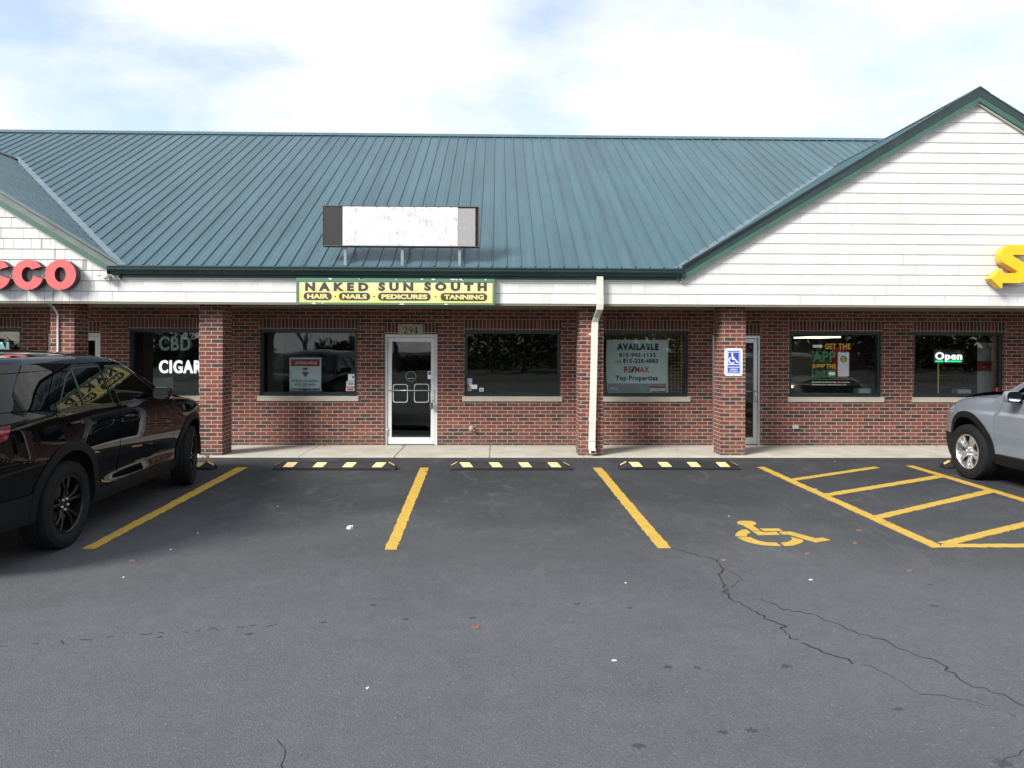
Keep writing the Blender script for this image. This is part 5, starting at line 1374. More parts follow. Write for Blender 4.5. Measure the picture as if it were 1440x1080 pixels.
def wheel(parent, name, u, side, r, wid, track, rimr, mrim, mtyre, style, spin, mhub, steer=0.0):
    "side: +1 right, -1 left; outer face at |x| = track"
    o = bpy.data.objects.new(name, None); COL.objects.link(o); adopt(o, parent)
    c = Vector((side * (track - wid / 2), u, r))
    hw = wid / 2
    prof = [(hw * 0.86, rimr), (hw * 0.95, rimr + 0.015), (hw * 1.0, (rimr + r) / 2), (hw * 0.96, r - 0.035), (hw * 0.86, r - 0.010)]
    tread = []
    for k in range(-4, 5):
        x = hw * 0.80 * k / 4.0
        tread += [(x + 0.0042, r - (0.0 if abs(k) < 4 else 0.004)), (x + 0.0040, r - 0.009), (x - 0.0040, r - 0.009), (x - 0.0042, r)] if abs(k) in (0, 2) else [(x, r - 0.0012 * abs(k))]
    tread.sort(key=lambda p: -p[0])
    full = prof + tread + [(-x, rr) for x, rr in prof[::-1]] + [(-hw * 0.86, rimr - 0.012), (hw * 0.86, rimr - 0.012)]
    b = MB(); b.lathe([(side * x, rr) for x, rr in full], c, 'X', 72); ty = b.build('tyre', mtyre, o, smooth=True, angle=35)
    # raised bead lines and shoulder blocks on the sidewall
    b = MB(); b.lathe([(side * (hw * 0.995), (rimr + r) / 2 + 0.012), (side * (hw * 1.015), (rimr + r) / 2 + 0.014), (side * (hw * 0.99), (rimr + r) / 2 + 0.018)], c, 'X', 72)
    for k in range(64):
        a = 2 * math.pi * k / 64; a2 = a + 0.05
        def pt(rr, x, aa): return c + Vector((side * x, rr * math.cos(aa), rr * math.sin(aa)))
        b.hull([pt(r - 0.040, hw * 0.955, a), pt(r - 0.040, hw * 0.955, a2), pt(r - 0.012, hw * 0.86, a2), pt(r - 0.012, hw * 0.86, a)],
               [pt(r - 0.040, hw * 0.985, a), pt(r - 0.040, hw * 0.985, a2), pt(r - 0.008, hw * 0.90, a2), pt(r - 0.008, hw * 0.90, a)])
    b.build('tread_block', mtyre, ty)
    # rim barrel, lip and spokes
    b = MB(); xo = hw * 0.86
    b.lathe([(side * (xo + 0.004), rimr - 0.001), (side * (xo + 0.008), rimr - 0.012), (side * (xo - 0.004), rimr - 0.022), (side * (-xo), rimr - 0.030), (side * (-xo), rimr - 0.012)], c, 'X', 60)
    hubx = xo - 0.035
    b.lathe([(side * (hubx - 0.04), 0.0005), (side * hubx, 0.0005), (side * (hubx + 0.006), 0.030), (side * (hubx), 0.066), (side * (hubx - 0.04), 0.072)], c, 'X', 30)
    def spoke(a, w0, w1, r0, r1, x0, x1, th=0.028, twist=0.0):
        def pt(rr, t, x): 
            d = Vector((0, math.cos(a + twist * (rr - r0)), math.sin(a + twist * (rr - r0)))); pn = Vector((0, -d.z, d.y)); return c + d * rr + pn * t + Vector((side * x, 0, 0))
        rm = (r0 + r1) / 2; xm = max(x0, x1) + 0.004; wm = (w0 + w1) / 2 * 0.85
        st = [(r0, w0, x0), (rm, wm, xm - 0.002), (r1, w1, x1)]
        secs_ = []
        for rr, w_, x in st: secs_.append([pt(rr, -w_ / 2, x - 0.006), pt(rr, -w_ * 0.28, x), pt(rr, w_ * 0.28, x), pt(rr, w_ / 2, x - 0.006), pt(rr, w_ / 2, x - th), pt(rr, -w_ / 2, x - th)])
        b.hull(secs_[0], secs_[1]); b.hull(secs_[1], secs_[2])
    for k in range(5):
        a = spin + 2 * math.pi * k / 5
        if style == 'black':
            spoke(a - 0.13, 0.030, 0.034, 0.055, rimr - 0.016, hubx, xo - 0.010, twist=-0.55); spoke(a + 0.13, 0.030, 0.034, 0.055, rimr - 0.016, hubx, xo - 0.010, twist=0.55)
        else:
            spoke(a - 0.16, 0.052, 0.052, 0.055, rimr - 0.016, hubx, xo - 0.006, twist=-0.4); spoke(a + 0.16, 0.052, 0.052, 0.055, rimr - 0.016, hubx, xo - 0.006, twist=0.4)
            spoke(a, 0.03, 0.10, 0.14, rimr - 0.016, hubx - 0.012, xo - 0.016)
    b.build('rim', mrim, o, smooth=True, angle=25)
    b = MB()
    for k in range(5):
        a = spin + 2 * math.pi * (k + 0.5) / 5; d = Vector((0, math.cos(a), math.sin(a)))
        p = c + d * 0.05 + Vector((side * (hubx + 0.002), 0, 0)); b.tube([p, p + Vector((side * 0.014, 0, 0))], 0.0095, 8)
    build_split(b, 'lug_nut', mhub, o)
    b = MB(); b.lathe([(side * (hubx - 0.07), 0.02), (side * (hubx - 0.055), rimr * 0.72), (side * (hubx - 0.075), rimr * 0.72)], c, 'X', 32); b.build('brake_disc', M['rust'], o, smooth=True, angle=30)
    if steer:
        for q_ in o.children_recursive: q_.data.transform(Matrix.Translation(c) @ Matrix.Rotation(R(steer), 4, 'Z') @ Matrix.Translation(-c))
    return o

def build_suv(name, label, spec, X, Y, heading, paint, rimmat, style, r, rimr):
    root = empty(name, (0, 0, 0), label, 'SUV')
    c = Car(root, spec); WB, BELT = c.WB, c.BELT
    RA = 0.475; CL = 0.555; cz = 0.40
    def arch(cu, rad, a0, a1, n=22): return [(cu + rad * math.cos(R(a0 + (a1 - a0) * k / n)), cz + rad * math.sin(R(a0 + (a1 - a0) * k / n))) for k in range(n + 1)]
    low = 0.43     # bottom of the painted body; dark cladding below
    ang = math.degrees(math.asin((low - cz) / CL))
    outline = [(c.UR + 0.03, 0.60), (-CL, 0.60)] if False else None
    a_low = ang; a_rear = 180 - math.degrees(math.asin((0.585 - cz) / CL))
    body = [(c.UR + 0.01, 0.585)] + arch(0, CL, a_rear, a_low) + arch(WB, CL, 180 - a_low, 180 - a_rear) + [(c.UF - 0.02, 0.585)] + [p for p in c.TOP[::-1]]
    # openings
    fd, rd = c.FDOOR, c.RDOOR
    holes = [fd, rd, c.QGLASS, c.TAIL]
    mats = dict(glass=c.GLASS, dark=c.DARKGLASS)
    for side in (1, -1):
        c.panel('body', body, paint, root, side, holes=holes)
        d1 = c.panel('door', fd, paint, root, side, holes=[c.FGLASS]); d2 = c.panel('door', rd, paint, root, side, holes=[c.RGLASS])
        for gp, d_, gm in ((c.FGLASS, d1, mats['glass']), (c.RGLASS, d2, mats['dark'])):
            c.panel('window', inset(gp, 0.016), gm, d_, side, off=-0.010, thick=0.004, gap=0)
            c.panel('window_seal', gp, M['sealrubber'], d_, side, holes=[inset(gp, 0.018)], off=-0.003, thick=0.01, gap=0)
        for dv in c.DIVIDERS: c.panel('window_divider', dv, M['sealrubber'], d2, side, off=-0.005, thick=0.01, gap=0)
        qg = c.panel('window', c.QGLASS, mats['dark'], root, side, off=-0.004, thick=0.006)
        tl = c.panel('taillight', c.TAIL, M['taillens'], root, side, off=0.006, thick=0.03)
        # belt moulding
        for gp, d_ in ((c.FGLASS, d1), (c.RGLASS, d2)):
            lowz = sorted(gp, key=lambda p: p[1])[:2]; u0_, u1_ = min(p[0] for p in gp if p[1] < BELT + 0.07), max(p[0] for p in gp if p[1] < BELT + 0.07)
            zA = [p[1] for p in gp if p[0] == u0_][0]; zB = [p[1] for p in gp if p[0] == u1_][0]
            c.panel('belt_trim', [(u0_, zA - 0.022), (u1_, zB - 0.022), (u1_, zB - 0.004), (u0_, zA - 0.004)], c.BELTMAT, d_, side, off=0.006, thick=0.012, gap=0)
        # handles
        for (hu, hz), d_ in ((c.FHANDLE, d1), (c.RHANDLE, d2)):
            b = MB(); x0 = side * c.W(hu, hz); pts = [c.P3(hu + du, hz + dz, side, of) for du, dz, of in ((-0.10, 0, 0.0), (-0.085, 0.001, 0.028), (0.0, 0.003, 0.036), (0.085, 0.001, 0.028), (0.10, 0, 0.0))]
            b.tube(pts, [0.012, 0.014, 0.015, 0.014, 0.012], 8); b.build('handle', paint, d_, smooth=True)
        # dark cladding: arches, sill, lower bumpers
        for cu in (0.0, WB): c.panel('arch_cladding', c.ring(cu, RA, CL + 0.004, -10 if cu == 0 else (-8), 188), M['cladding'], root, side, off=0.014, thick=0.09, gap=0, step=0.04)
        sill = [(CL - 0.02, 0.30), (WB - CL + 0.02, 0.30), (WB - CL + 0.0, low - 0.004), (CL, low - 0.004)]
        c.panel('sill_cladding', sill, M['cladding'], root, side, off=0.012, thick=0.10, gap=0)
        rb = [(c.UR + 0.06, 0.34), (-CL + 0.06, 0.34), (-CL + 0.03, 0.58), (c.UR + 0.01, 0.58)]
        c.panel('bumper_cladding', rb, M['cladding'], root, side, off=0.010, thick=0.06, gap=0)
        fb = [(WB + CL - 0.05, 0.26), (c.UF - 0.10, 0.24), (c.UF - 0.02, 0.58), (WB + CL - 0.03, 0.58)]
        c.panel('bumper_cladding', fb, M['cladding'], root, side, off=0.008, thick=0.06, gap=0)
        # mirror
        mu, mz = c.MIRROR; b = MB(); xw_ = c.W(mu, mz - 0.04)
        rings = []
        for k, (du, wx_, hz_) in enumerate([(-0.075, 0.098, 0.070), (-0.055, 0.106, 0.077), (0.0, 0.104, 0.075), (0.055, 0.082, 0.058), (0.095, 0.040, 0.028), (0.105, 0.010, 0.010)]):
            rg = []
            for j in range(20):
                a = 2 * math.pi * j / 20; ca, sa = math.cos(a), math.sin(a); sq = (abs(ca) ** 3.2 + abs(sa) ** 3.2) ** (-1 / 3.2)
                rg.append((side * (xw_ + 0.155 + wx_ * ca * sq - (0.02 * k if k > 2 else 0)), mu + du - c.MID + side * 0.0 - 0.18 * (wx_ * ca * sq) * 0.4, mz + hz_ * sa * sq))
            rings.append(rg)
        for A_, B_ in zip(rings, rings[1:]):
            i0 = len(b.v); b.v += A_ + B_
            for j in range(20): b.f.append((i0 + j, i0 + (j + 1) % 20, i0 + 20 + (j + 1) % 20, i0 + 20 + j))
        i0 = len(b.v); b.v += rings[-1]; b.f.append(tuple(range(i0, i0 + 20)))
        mo = b.build('mirror', paint, root, smooth=True, angle=60)
        b = MB(); rg = [(p[0], p[1] - 0.004, p[2]) for p in rings[0]]; i0 = 0; b.v += rg; b.f.append(tuple(range(20))); b.v += [(p[0], p[1] + 0.03, p[2]) for p in rg]
        for j in range(20): b.f.append((j, (j + 1) % 20, 20 + (j + 1) % 20, 20 + j))
        b.build('mirror_housing', M['cladding'], mo)
        cxm = sum(p[0] for p in rings[0]) / 20; cym = sum(p[1] for p in rings[0]) / 20; czm = mz
        b = MB(); rg = [(cxm + (p[0] - cxm) * 0.86, p[1] - 0.008 + 0.0, czm + (p[2] - czm) * 0.84) for p in rings[0]]; b.hull(rg, [(p[0], p[1] + 0.003, p[2]) for p in rg]); b.build('mirror_glass', M['mirrorglass'], mo)
        b = MB(); b.bar((side * (xw_ - 0.03), mu - c.MID + 0.02, mz - 0.07), (side * (xw_ + 0.09), mu - c.MID + 0.01, mz - 0.055), 0.07, 0.035); b.build('mirror_arm', M['cladding'], mo, bevel=0.006)
        # roof rail
        if c.RAILX:
          b = MB(); sx = side * c.RAILX; b.tube([(sx, u_ - c.MID, c.ztop(u_) + hgt_) for u_, hgt_ in ((-0.55, 0.020), (-0.42, 0.030), (0.2, 0.034), (0.9, 0.034), (1.3, 0.030), (1.42, 0.020))], 0.016, 8); b.build('roof_rail', M['cladding'], root, smooth=True)
        b = MB(); hl = c.HEADLIGHT; 
        c.panel('headlight', hl, M['headlens'], root, side, off=0.006, thick=0.03, gap=0)
        for cu in (0.0, WB): wheel(root, 'wheel', cu - c.MID, side, r, 0.255, c.TRACK, rimr, rimmat, M['tyre'], style, 0.35 + cu, M['white_frame'], c.STEER if cu > 0 else 0.0)
    # surfaces across the car
    T = c.TOP
    i_sp, i_a, i_c = c.I_SPOIL, c.I_APILLAR, c.I_COWL
    c.sweep('tailgate', [(c.UR + 0.01, 0.585)] + T[:c.I_GLASS + 1], paint, root, 0.10, power=3.0)
    c.sweep('tailgate_window', T[c.I_GLASS:i_sp + 1], mats['dark'], root, 0.09, power=3.0)
    c.sweep('roof', T[i_sp:i_a + 1], paint, root, 0.055, power=2.0)
    c.sweep('windscreen', T[i_a:i_c + 1], mats['glass'], root, 0.07, power=2.4)
    c.sweep('bonnet', T[i_c:c.I_NOSE + 1], paint, root, c.HOODB, power=3.2)
    c.sweep('grille', T[c.I_NOSE:] + [(c.UF - 0.02, 0.585)], M['cladding'], root, 0.16, power=2.6)
    c.sweep('bumper', [(c.UF - 0.02, 0.585), (c.UF - 0.03, 0.40), (c.UF - 0.10, 0.24)], M['cladding'], root, 0.15, power=2.6)
    c.sweep('bumper', [(c.UR + 0.01, 0.58), (c.UR + 0.02, 0.45), (c.UR + 0.06, 0.34)], M['cladding'], root, 0.12, power=3.0)
    # dark shell inside, floor, dashboard and seats
    b = MB(); b.box(-0.70, 0.70, c.UR + 0.12 - c.MID, c.UF - 0.25 - c.MID, 0.26, 0.60); b.box(-0.90, 0.90, 0.52 - c.MID, WB - 0.55 - c.MID, 0.27, 0.55)
    b.box(-0.78, 0.78, c.UR + 0.16 - c.MID, -0.30 - c.MID, 0.601, 1.02); b.box(-0.70, 0.70, c.COWL - 0.45 - c.MID, c.UF - 0.35 - c.MID, 0.601, 0.98)
    b.build('underbody', M['crack'], root)
    for cu in (0.0, WB):
        for side in (1, -1):
            m = MB(); n = 16; pts = [(cu - c.MID + 0.49 * math.cos(R(-8 + 196 * k / n)), cz + 0.49 * math.sin(R(-8 + 196 * k / n))) for k in range(n + 1)]
            for p, q_ in zip(pts, pts[1:]):
                m.poly([(side * 0.66, p[0], p[1]), (side * 0.92, p[0], p[1]), (side * 0.92, q_[0], q_[1]), (side * 0.66, q_[0], q_[1])])
            m.build('wheel_well', M['crack'], root, recalc=False)
    b = MB(); b.box(-0.74, 0.74, c.COWL - 0.62 - c.MID, c.COWL - 0.40 - c.MID, 0.75, 1.12); b.build('dashboard', M['interior'], root, bevel=0.05)
    for u0_ in (WB * 0.5 - 0.05, WB * 0.5 - 1.0):
        for sx in (-0.38, 0.38):
            b = MB(); y0 = u0_ - c.MID
            b.hull([(sx - 0.23, y0, 0.62), (sx + 0.23, y0, 0.62), (sx + 0.23, y0 + 0.14, 0.62), (sx - 0.23, y0 + 0.14, 0.62)], [(sx - 0.20, y0 - 0.20, 1.28), (sx + 0.20, y0 - 0.20, 1.28), (sx + 0.20, y0 - 0.09, 1.28), (sx - 0.20, y0 - 0.09, 1.28)])
            b.box(sx - 0.24, sx + 0.24, y0 + 0.10, y0 + 0.58, 0.56, 0.72)
            b.box(sx - 0.13, sx + 0.13, y0 - 0.24, y0 - 0.13, 1.33, 1.52); b.box(sx - 0.05, sx + 0.05, y0 - 0.20, y0 - 0.17, 1.27, 1.34)
            b.build('seat', M['interior'], root, bevel=0.025)
    root.location = (X, Y, 0); root.rotation_euler.z = R(heading)
    return c, root

M['tyre'] = simple('tyre_rubber', (0.009, 0.0095, 0.0105), 0.8, 0, 0.25, 14, 0.002, 120, spec=0.25)
M['cladding'] = simple('black_textured_plastic', (0.0055, 0.006, 0.007), 0.6, 0, 0.2, 10, 0.001, 200, spec=0.25)
M['sealrubber'] = simple('window_seal_black', (0.010, 0.010, 0.011), 0.35)
M['interior'] = simple('dark_seat_fabric', (0.03, 0.03, 0.032), 0.8, 0, 0.2, 10)
M['mirrorglass'] = simple('mirror_silver', (0.42, 0.46, 0.48), 0.03, 1.0, 0.02, 2)
t = NT('red_tail_lens'); t.b.inputs['Base Color'].default_value = (0.16, 0.006, 0.014, 1); t.setv(Roughness=0.12, Coat_Weight=1.0); M['taillens'] = t.m
t = NT('clear_head_lens'); t.b.inputs['Base Color'].default_value = (0.45, 0.47, 0.48, 1); t.setv(Roughness=0.1, Metallic=0.6, Coat_Weight=1.0); M['headlens'] = t.m
M['blackpaint'] = mat_carpaint('black_car_paint', (0.0025, 0.0027, 0.0034), 0.0, 0.16)
M['blackpaint'].node_tree.nodes['Principled BSDF'].inputs['Coat IOR'].default_value = 1.38
M['silverpaint'] = mat_carpaint('silver_blue_car_paint', (0.205, 0.232, 0.268), 0.35, 0.34)
M['blackrim'] = simple('gloss_black_rim', (0.006, 0.006, 0.007), 0.38, 0.0, 0.1, 5, coat=0.15, spec=0.3)
M['silverrim'] = simple('machined_silver_rim', (0.72, 0.73, 0.74), 0.22, 0.85, 0.06, 9)
M['privacy'] = mat_glass('privacy_glass', (0.10, 0.11, 0.11), 1.40)
M['carglass'] = mat_glass('clear_car_glass', (0.62, 0.68, 0.66), 1.38)

explorer = dict(STEER=13.0, WB=3.025, MID=1.5, UR=-1.09, UF=3.93, BELT=1.20, COWL=2.44, SHOULDER=0.10, HAUNCH=0.022, SCALLOP=0.030, FT=2.6, FK=0.26, RT=-0.15, RK=0.13,
    PZ=[.20, .30, .43, .55, .70, .86, 1.00, 1.10, 1.19, 1.24, 1.30, 1.50, 1.64, 1.72, 1.80], PW=[.90, .945, .972, .978, .985, .992, .990, .982, .962, .938, .914, .830, .766, .725, .67],
    TOP=[(-1.09, .80), (-1.06, 1.05), (-1.00, 1.24), (-.88, 1.55), (-.84, 1.68), (-.70, 1.705), (-.3, 1.722), (.6, 1.732), (1.10, 1.718), (1.40, 1.682), (1.58, 1.625), (2.0, 1.42), (2.44, 1.20), (3.0, 1.160), (3.4, 1.11), (3.66, 1.05), (3.84, .95), (3.92, .80), (3.93, .70)],
    I_GLASS=2, I_SPOIL=4, I_APILLAR=10, I_COWL=12, I_NOSE=15, HOODB=0.045,
    FDOOR=[(.98, .44), (2.34, .44), (2.38, .62), (2.36, .95), (2.24, 1.175), (2.25, 1.205), (1.62, 1.585), (1.44, 1.640), (1.02, 1.655), (.995, 1.21), (.97, .9)],
    RDOOR=[(.575, .44), (.97, .44), (.96, .9), (.985, 1.21), (1.008, 1.655), (.44, 1.648), (.22, 1.56), (-.17, 1.235), (-.14, 1.19), (-.02, 1.10), (.22, .94), (.42, .80), (.545, .62)],
    FGLASS=[(2.14, 1.222), (1.58, 1.562), (1.44, 1.612), (1.08, 1.627), (1.055, 1.222)], RGLASS=[(.945, 1.222), (.97, 1.63), (.45, 1.618), (.27, 1.54), (-.10, 1.245)],
    DIVIDERS=[[(.35, 1.23), (.39, 1.23), (.445, 1.61), (.41, 1.61)]],
    QGLASS=[(-.27, 1.262), (.12, 1.60), (-.72, 1.585), (-.86, 1.285)], TAIL=[(-1.075, .98), (-1.03, 1.175), (-.74, 1.19), (-.80, 1.08), (-.93, 1.03), (-.98, .92)],
    FHANDLE=(1.14, 1.085), RHANDLE=(.10, 1.115), MIRROR=(1.80, 1.282), RAILX=0, TRACK=0.995, GLASS=M['carglass'], DARKGLASS=M['privacy'], BELTMAT=M['sealrubber'],
    HEADLIGHT=[(3.52, .93), (3.78, .90), (3.80, .99), (3.60, 1.045), (3.45, 1.05)])
atlas = dict(explorer); atlas.update(STEER=0.0, RAILX=0.62, WB=2.98, MID=1.5, UF=3.86, BELT=1.16, COWL=2.50, SHOULDER=0.13, HAUNCH=0.045, SCALLOP=0.012, FK=0.27, FT=2.5,
    PZ=[.20, .30, .43, .55, .70, .86, .965, .985, 1.10, 1.15, 1.20, 1.30, 1.50, 1.64, 1.72, 1.80], PW=[.90, .945, .975, .980, .984, .986,   .986, .952, .945, .938, .922, .905, .845, .790, .745, .69],
    TOP=[(-1.09, .80), (-1.06, 1.05), (-1.00, 1.22), (-.88, 1.55), (-.84, 1.68), (-.70, 1.705), (-.3, 1.722), (.6, 1.732), (1.25, 1.715), (1.55, 1.675), (1.70, 1.615), (2.1, 1.40), (2.50, 1.185), (2.9, 1.165), (3.3, 1.13), (3.58, 1.06), (3.76, .94), (3.84, .80), (3.86, .70)],
    FDOOR=[(1.16, .44), (2.38, .44), (2.41, .62), (2.40, .95), (2.31, 1.14), (2.33, 1.17), (1.74, 1.572), (1.58, 1.632), (1.20, 1.652), (1.175, 1.20), (1.15, .9)],
    RDOOR=[(.575, .44), (1.15, .44), (1.14, .9), (1.165, 1.20), (1.188, 1.652), (.42, 1.645), (.20, 1.56), (-.20, 1.215), (-.16, 1.17), (-.02, 1.10), (.22, .94), (.42, .80), (.545, .62)],
    FGLASS=[(2.24, 1.185), (1.72, 1.555), (1.58, 1.605), (1.26, 1.622), (1.235, 1.185)], RGLASS=[(1.125, 1.185), (1.15, 1.625), (.44, 1.615), (.24, 1.54), (-.13, 1.225)],
    FHANDLE=(1.32, 1.02), RHANDLE=(.16, 1.04), MIRROR=(2.0, 1.225), BELTMAT=M['alu'],
    HEADLIGHT=[(3.46, .88), (3.72, .86), (3.74, .95), (3.55, 1.0), (3.42, 1.0)])
# black one: its right rear wheel hub stands at X -3.93, Y 6.48
hd = 3.2
def place(hub, hub_local, heading):
    a = R(heading); lx, ly = hub_local
    return hub[0] - (lx * math.cos(a) - ly * math.sin(a)), hub[1] - (lx * math.sin(a) + ly * math.cos(a))
X, Y = place((-3.86, 6.52), (0.995, 0.0 - 1.5), hd)
build_suv('black_suv', 'glossy black SUV with black wheels and tinted windows parked before the cigar window', explorer, X, Y, hd, M['blackpaint'], M['blackrim'], 'black', 0.392, 0.262)
X, Y = place((6.64, 9.92), (-0.99, 2.98 - 1.5), 0.0)
build_suv('silver_suv', 'silver grey SUV with bright alloy wheels parked nose in by the shop window', atlas, X, Y, 0.0, M['silverpaint'], M['silverrim'], 'silver', 0.385, 0.245)

# ------------------------------------------------------------------ trees across the road, behind the photographer (mirrored in the shop windows)
M['bark'] = simple('grey_bark', (0.10, 0.085, 0.07), 0.9, 0, 0.3, 9)
t = NT('evergreen_needles'); v = coord(t); c = ramp(t, noise(t, 1.6, 4, 0.6, v).outputs['Fac'], [(0.3, (0.018, 0.035, 0.016)), (0.7, (0.045, 0.072, 0.03))]).outputs[0]
t.link(c, t.b.inputs['Base Color']); t.setv(Roughness=0.8); M['needle'] = t.m
def bare_tree(x, y, hgt, seed, label):
    rnd = random.Random(seed); root = empty('bare_tree', (x, y, 0), label, 'tree', 'bare trees across the road')
    tr, cr_ = MB(), MB()
    def grow(p, d, ln, r, lev):
        pts = [p]; rs = [r]; n = 4
        for k in range(n):
            d = (d + Vector((rnd.gauss(0, .16), rnd.gauss(0, .16), rnd.gauss(0.04, .10)))).normalized(); pts.append(pts[-1] + d * ln / n); rs.append(r * (1 - 0.55 * (k + 1) / n))
        (tr if lev == 0 else cr_).tube(pts, rs, 7 if lev < 2 else 4, caps=lev < 1)
        if lev >= 4: return
        for k in range(3 if lev < 3 else 2):
            f = rnd.uniform(0.45, 1.0) if k else 1.0; q_ = pts[min(n, int(f * n))]
            nd_ = (d + Vector((rnd.uniform(-1, 1), rnd.uniform(-1, 1), rnd.uniform(-.25, .7))) * 0.8).normalized(); grow(q_, nd_, ln * rnd.uniform(.55, .8), rs[min(n, int(f * n))] * 0.72, lev + 1)
    grow(Vector((x, y, -0.1)), Vector((rnd.uniform(-.08, .08), 0, 1)), hgt * 0.30, hgt * 0.022, 0)
    tr.build('trunk', M['bark'], root, smooth=True, recalc=False, uv=False); cr_.build('crown', M['bark'], root, recalc=False, uv=False)
def evergreen(x, y, hgt, rad, seed, label):
    rnd = random.Random(seed); root = empty('evergreen_tree', (x, y, 0), label, 'tree', 'evergreens across the road')
    b = MB(); b.tube([(x, y, -.1), (x, y, hgt * .5), (x, y, hgt)], [hgt * .022, hgt * .015, .01], 7); b.build('trunk', M['bark'], root, uv=False)
    b = MB()
    for k in range(3200):
        f = rnd.random() ** 0.8; z = hgt * (0.04 + 0.95 * f); rr = rad * (1 - f) ** 0.8 * (0.35 + 0.65 * rnd.random() ** 0.5) * (0.8 + 0.2 * math.sin(z * 5 + seed)); a = rnd.uniform(0, 6.283)
        p = Vector((x + rr * math.cos(a), y + rr * math.sin(a), z)); d = Vector((math.cos(a), math.sin(a), rnd.uniform(-.5, .1))).normalized(); s_ = Vector((-d.y, d.x, rnd.uniform(-.4, .4))).normalized(); L_ = rnd.uniform(.16, .42); w_ = rnd.uniform(.05, .13)
        b.poly([p - s_ * w_, p + d * L_ * .5 - s_ * w_ * .6, p + d * L_, p + d * L_ * .5 + s_ * w_ * .6, p + s_ * w_])
    b.build('crown', M['needle'], root, recalc=False, uv=False)
for i, (x, y, hh_) in enumerate([(-19, -33, 10), (-15.5, -31, 11), (-12, -34, 9), (-8, -31, 11), (-5.2, -32, 9), (9, -33, 10), (13, -31, 10), (18, -34, 11), (27, -33, 10), (36, -35, 11), (-27, -35, 10)]):
    bare_tree(x, y, hh_, 11 + i, 'bare leafless tree standing across the road')
for i, (x, y, hh_, rr) in enumerate([(-0.4, -30, 8, 2.7), (2.2, -31, 9, 3.2), (5.0, -30, 8, 2.9), (36, -36, 8, 3)]):
    evergreen(x, y, hh_, rr, 31 + i, 'dark conical evergreen tree standing across the road')
hm = MB(); rnd = random.Random(5)
for k in range(34000):
    x = rnd.uniform(-75, 75); y = rnd.uniform(-46, -41); top = 2.7 + 1.1 * math.sin(x * .23) * math.sin(x * .071 + 1) + .5 * math.sin(x * .9); top = 5.2 + .8 * math.sin(x * .5) if x > -4 else top; top *= .38 if (-12 < x < -6 or -22.5 < x < -17.5) else 1.0; z = rnd.uniform(0, max(.5, top)) * rnd.uniform(.6, 1.1)
    d = Vector((rnd.gauss(0, 1), rnd.gauss(0, 1), rnd.uniform(.2, 1.4))).normalized(); s_ = d.orthogonal().normalized(); L_ = rnd.uniform(.4, 1.1); w_ = rnd.uniform(.05, .2); p = Vector((x, y, z))
    hm.poly([p - s_ * w_, p + d * L_, p + s_ * w_])
tag(hm.build('undergrowth', simple('brown_brush', (0.035, 0.033, 0.022), 0.9, 0, 0.4, 2), recalc=False, uv=False), 'brown brushy undergrowth far across the road', None, None, 'stuff')


# ------------------------------------------------------------------ light
EL, AZ = 36.0, 50.0       # sun behind the camera, over the left shoulder
sd = Vector((-math.sin(R(AZ)) * math.cos(R(EL)), -math.cos(R(AZ)) * math.cos(R(EL)), math.sin(R(EL))))
L = bpy.data.lights.new('sun', 'SUN'); L.energy = 4.0; L.angle = R(20.0); L.color = (1.0, 0.965, 0.91)
so_ = bpy.data.objects.new('sun', L); COL.objects.link(so_); so_.location = sd * 60
so_.rotation_euler = sd.to_track_quat('Z', 'Y').to_euler()
w = bpy.data.worlds.new('World'); scene.world = w; w.use_nodes = True
nt = w.node_tree; nd = nt.nodes; lk = nt.links
bg = nd['Background']
sky = nd.new('ShaderNodeTexSky'); sky.sky_type = 'NISHITA'; sky.sun_disc = False
sky.sun_elevation = R(EL); sky.sun_rotation = R(180 + AZ); sky.air_density = 1.0; sky.dust_density = 0.4
tc = nd.new('ShaderNodeTexCoord'); sp = nd.new('ShaderNodeSeparateXYZ'); lk.new(tc.outputs['Generated'], sp.inputs[0])
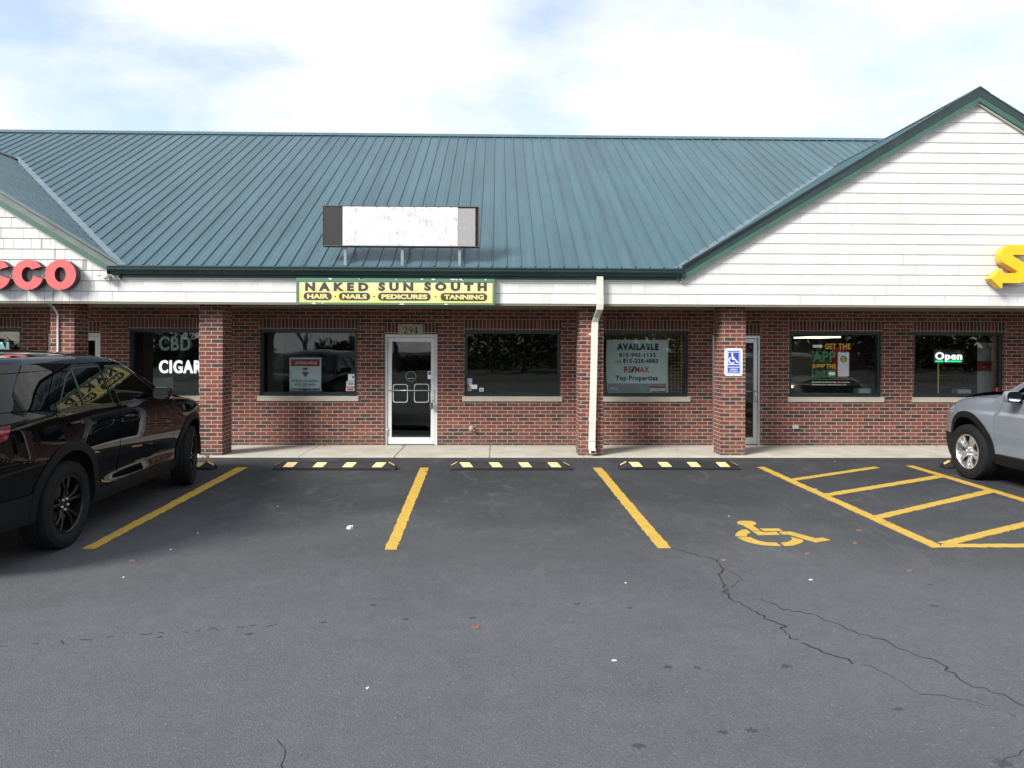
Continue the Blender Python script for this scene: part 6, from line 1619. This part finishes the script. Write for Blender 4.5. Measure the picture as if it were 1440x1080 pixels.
def math_(op, a, b):
    m = nd.new('ShaderNodeMath'); m.operation = op
    for i, v in enumerate((a, b)):
        if hasattr(v, 'links'): lk.new(v, m.inputs[i])
        else: m.inputs[i].default_value = v
    return m.outputs[0]
zc = math_('ADD', math_('MAXIMUM', sp.outputs['Z'], 0.0), 0.22)
cmb = nd.new('ShaderNodeCombineXYZ'); lk.new(math_('DIVIDE', sp.outputs['X'], zc), cmb.inputs[0]); lk.new(math_('DIVIDE', sp.outputs['Y'], zc), cmb.inputs[1])
mp = nd.new('ShaderNodeMapping'); lk.new(cmb.outputs[0], mp.inputs[0]); mp.inputs['Location'].default_value = (3.4, 0.9, 0.0); mp.inputs['Scale'].default_value = (-1.0, 1.0, 1.0)
n1 = nd.new('ShaderNodeTexNoise'); lk.new(mp.outputs[0], n1.inputs['Vector']); n1.inputs['Scale'].default_value = 1.25; n1.inputs['Detail'].default_value = 9; n1.inputs['Roughness'].default_value = 0.56; n1.inputs['Distortion'].default_value = 0.25
cr = nd.new('ShaderNodeValToRGB'); lk.new(n1.outputs['Fac'], cr.inputs['Fac'])
cr.color_ramp.elements[0].position = 0.36; cr.color_ramp.elements[0].color = (0.28, 0.28, 0.28, 1); cr.color_ramp.elements[1].position = 0.51; cr.color_ramp.elements[1].color = (1, 1, 1, 1)
mx = nd.new('ShaderNodeMix'); mx.data_type = 'RGBA'; lk.new(cr.outputs[0], mx.inputs[0]); skm = nd.new('ShaderNodeMix'); skm.data_type = 'RGBA'; skm.blend_type = 'MULTIPLY'; skm.inputs[0].default_value = 1.0; lk.new(sky.outputs[0], skm.inputs[6]); skm.inputs[7].default_value = (1.35, 1.26, 1.5, 1); lk.new(skm.outputs[2], mx.inputs[6]); mx.inputs[7].default_value = (4.5, 4.7, 4.9, 1)
lk.new(mx.outputs[2], bg.inputs['Color']); bg.inputs['Strength'].default_value = 0.14

scene.view_settings.view_transform = 'Standard'; scene.view_settings.look = 'None'
scene.view_settings.exposure = 0.7; scene.view_settings.gamma = 1.0
scene.render.engine = 'CYCLES'
scene.cycles.max_bounces = 8; scene.cycles.transparent_max_bounces = 12
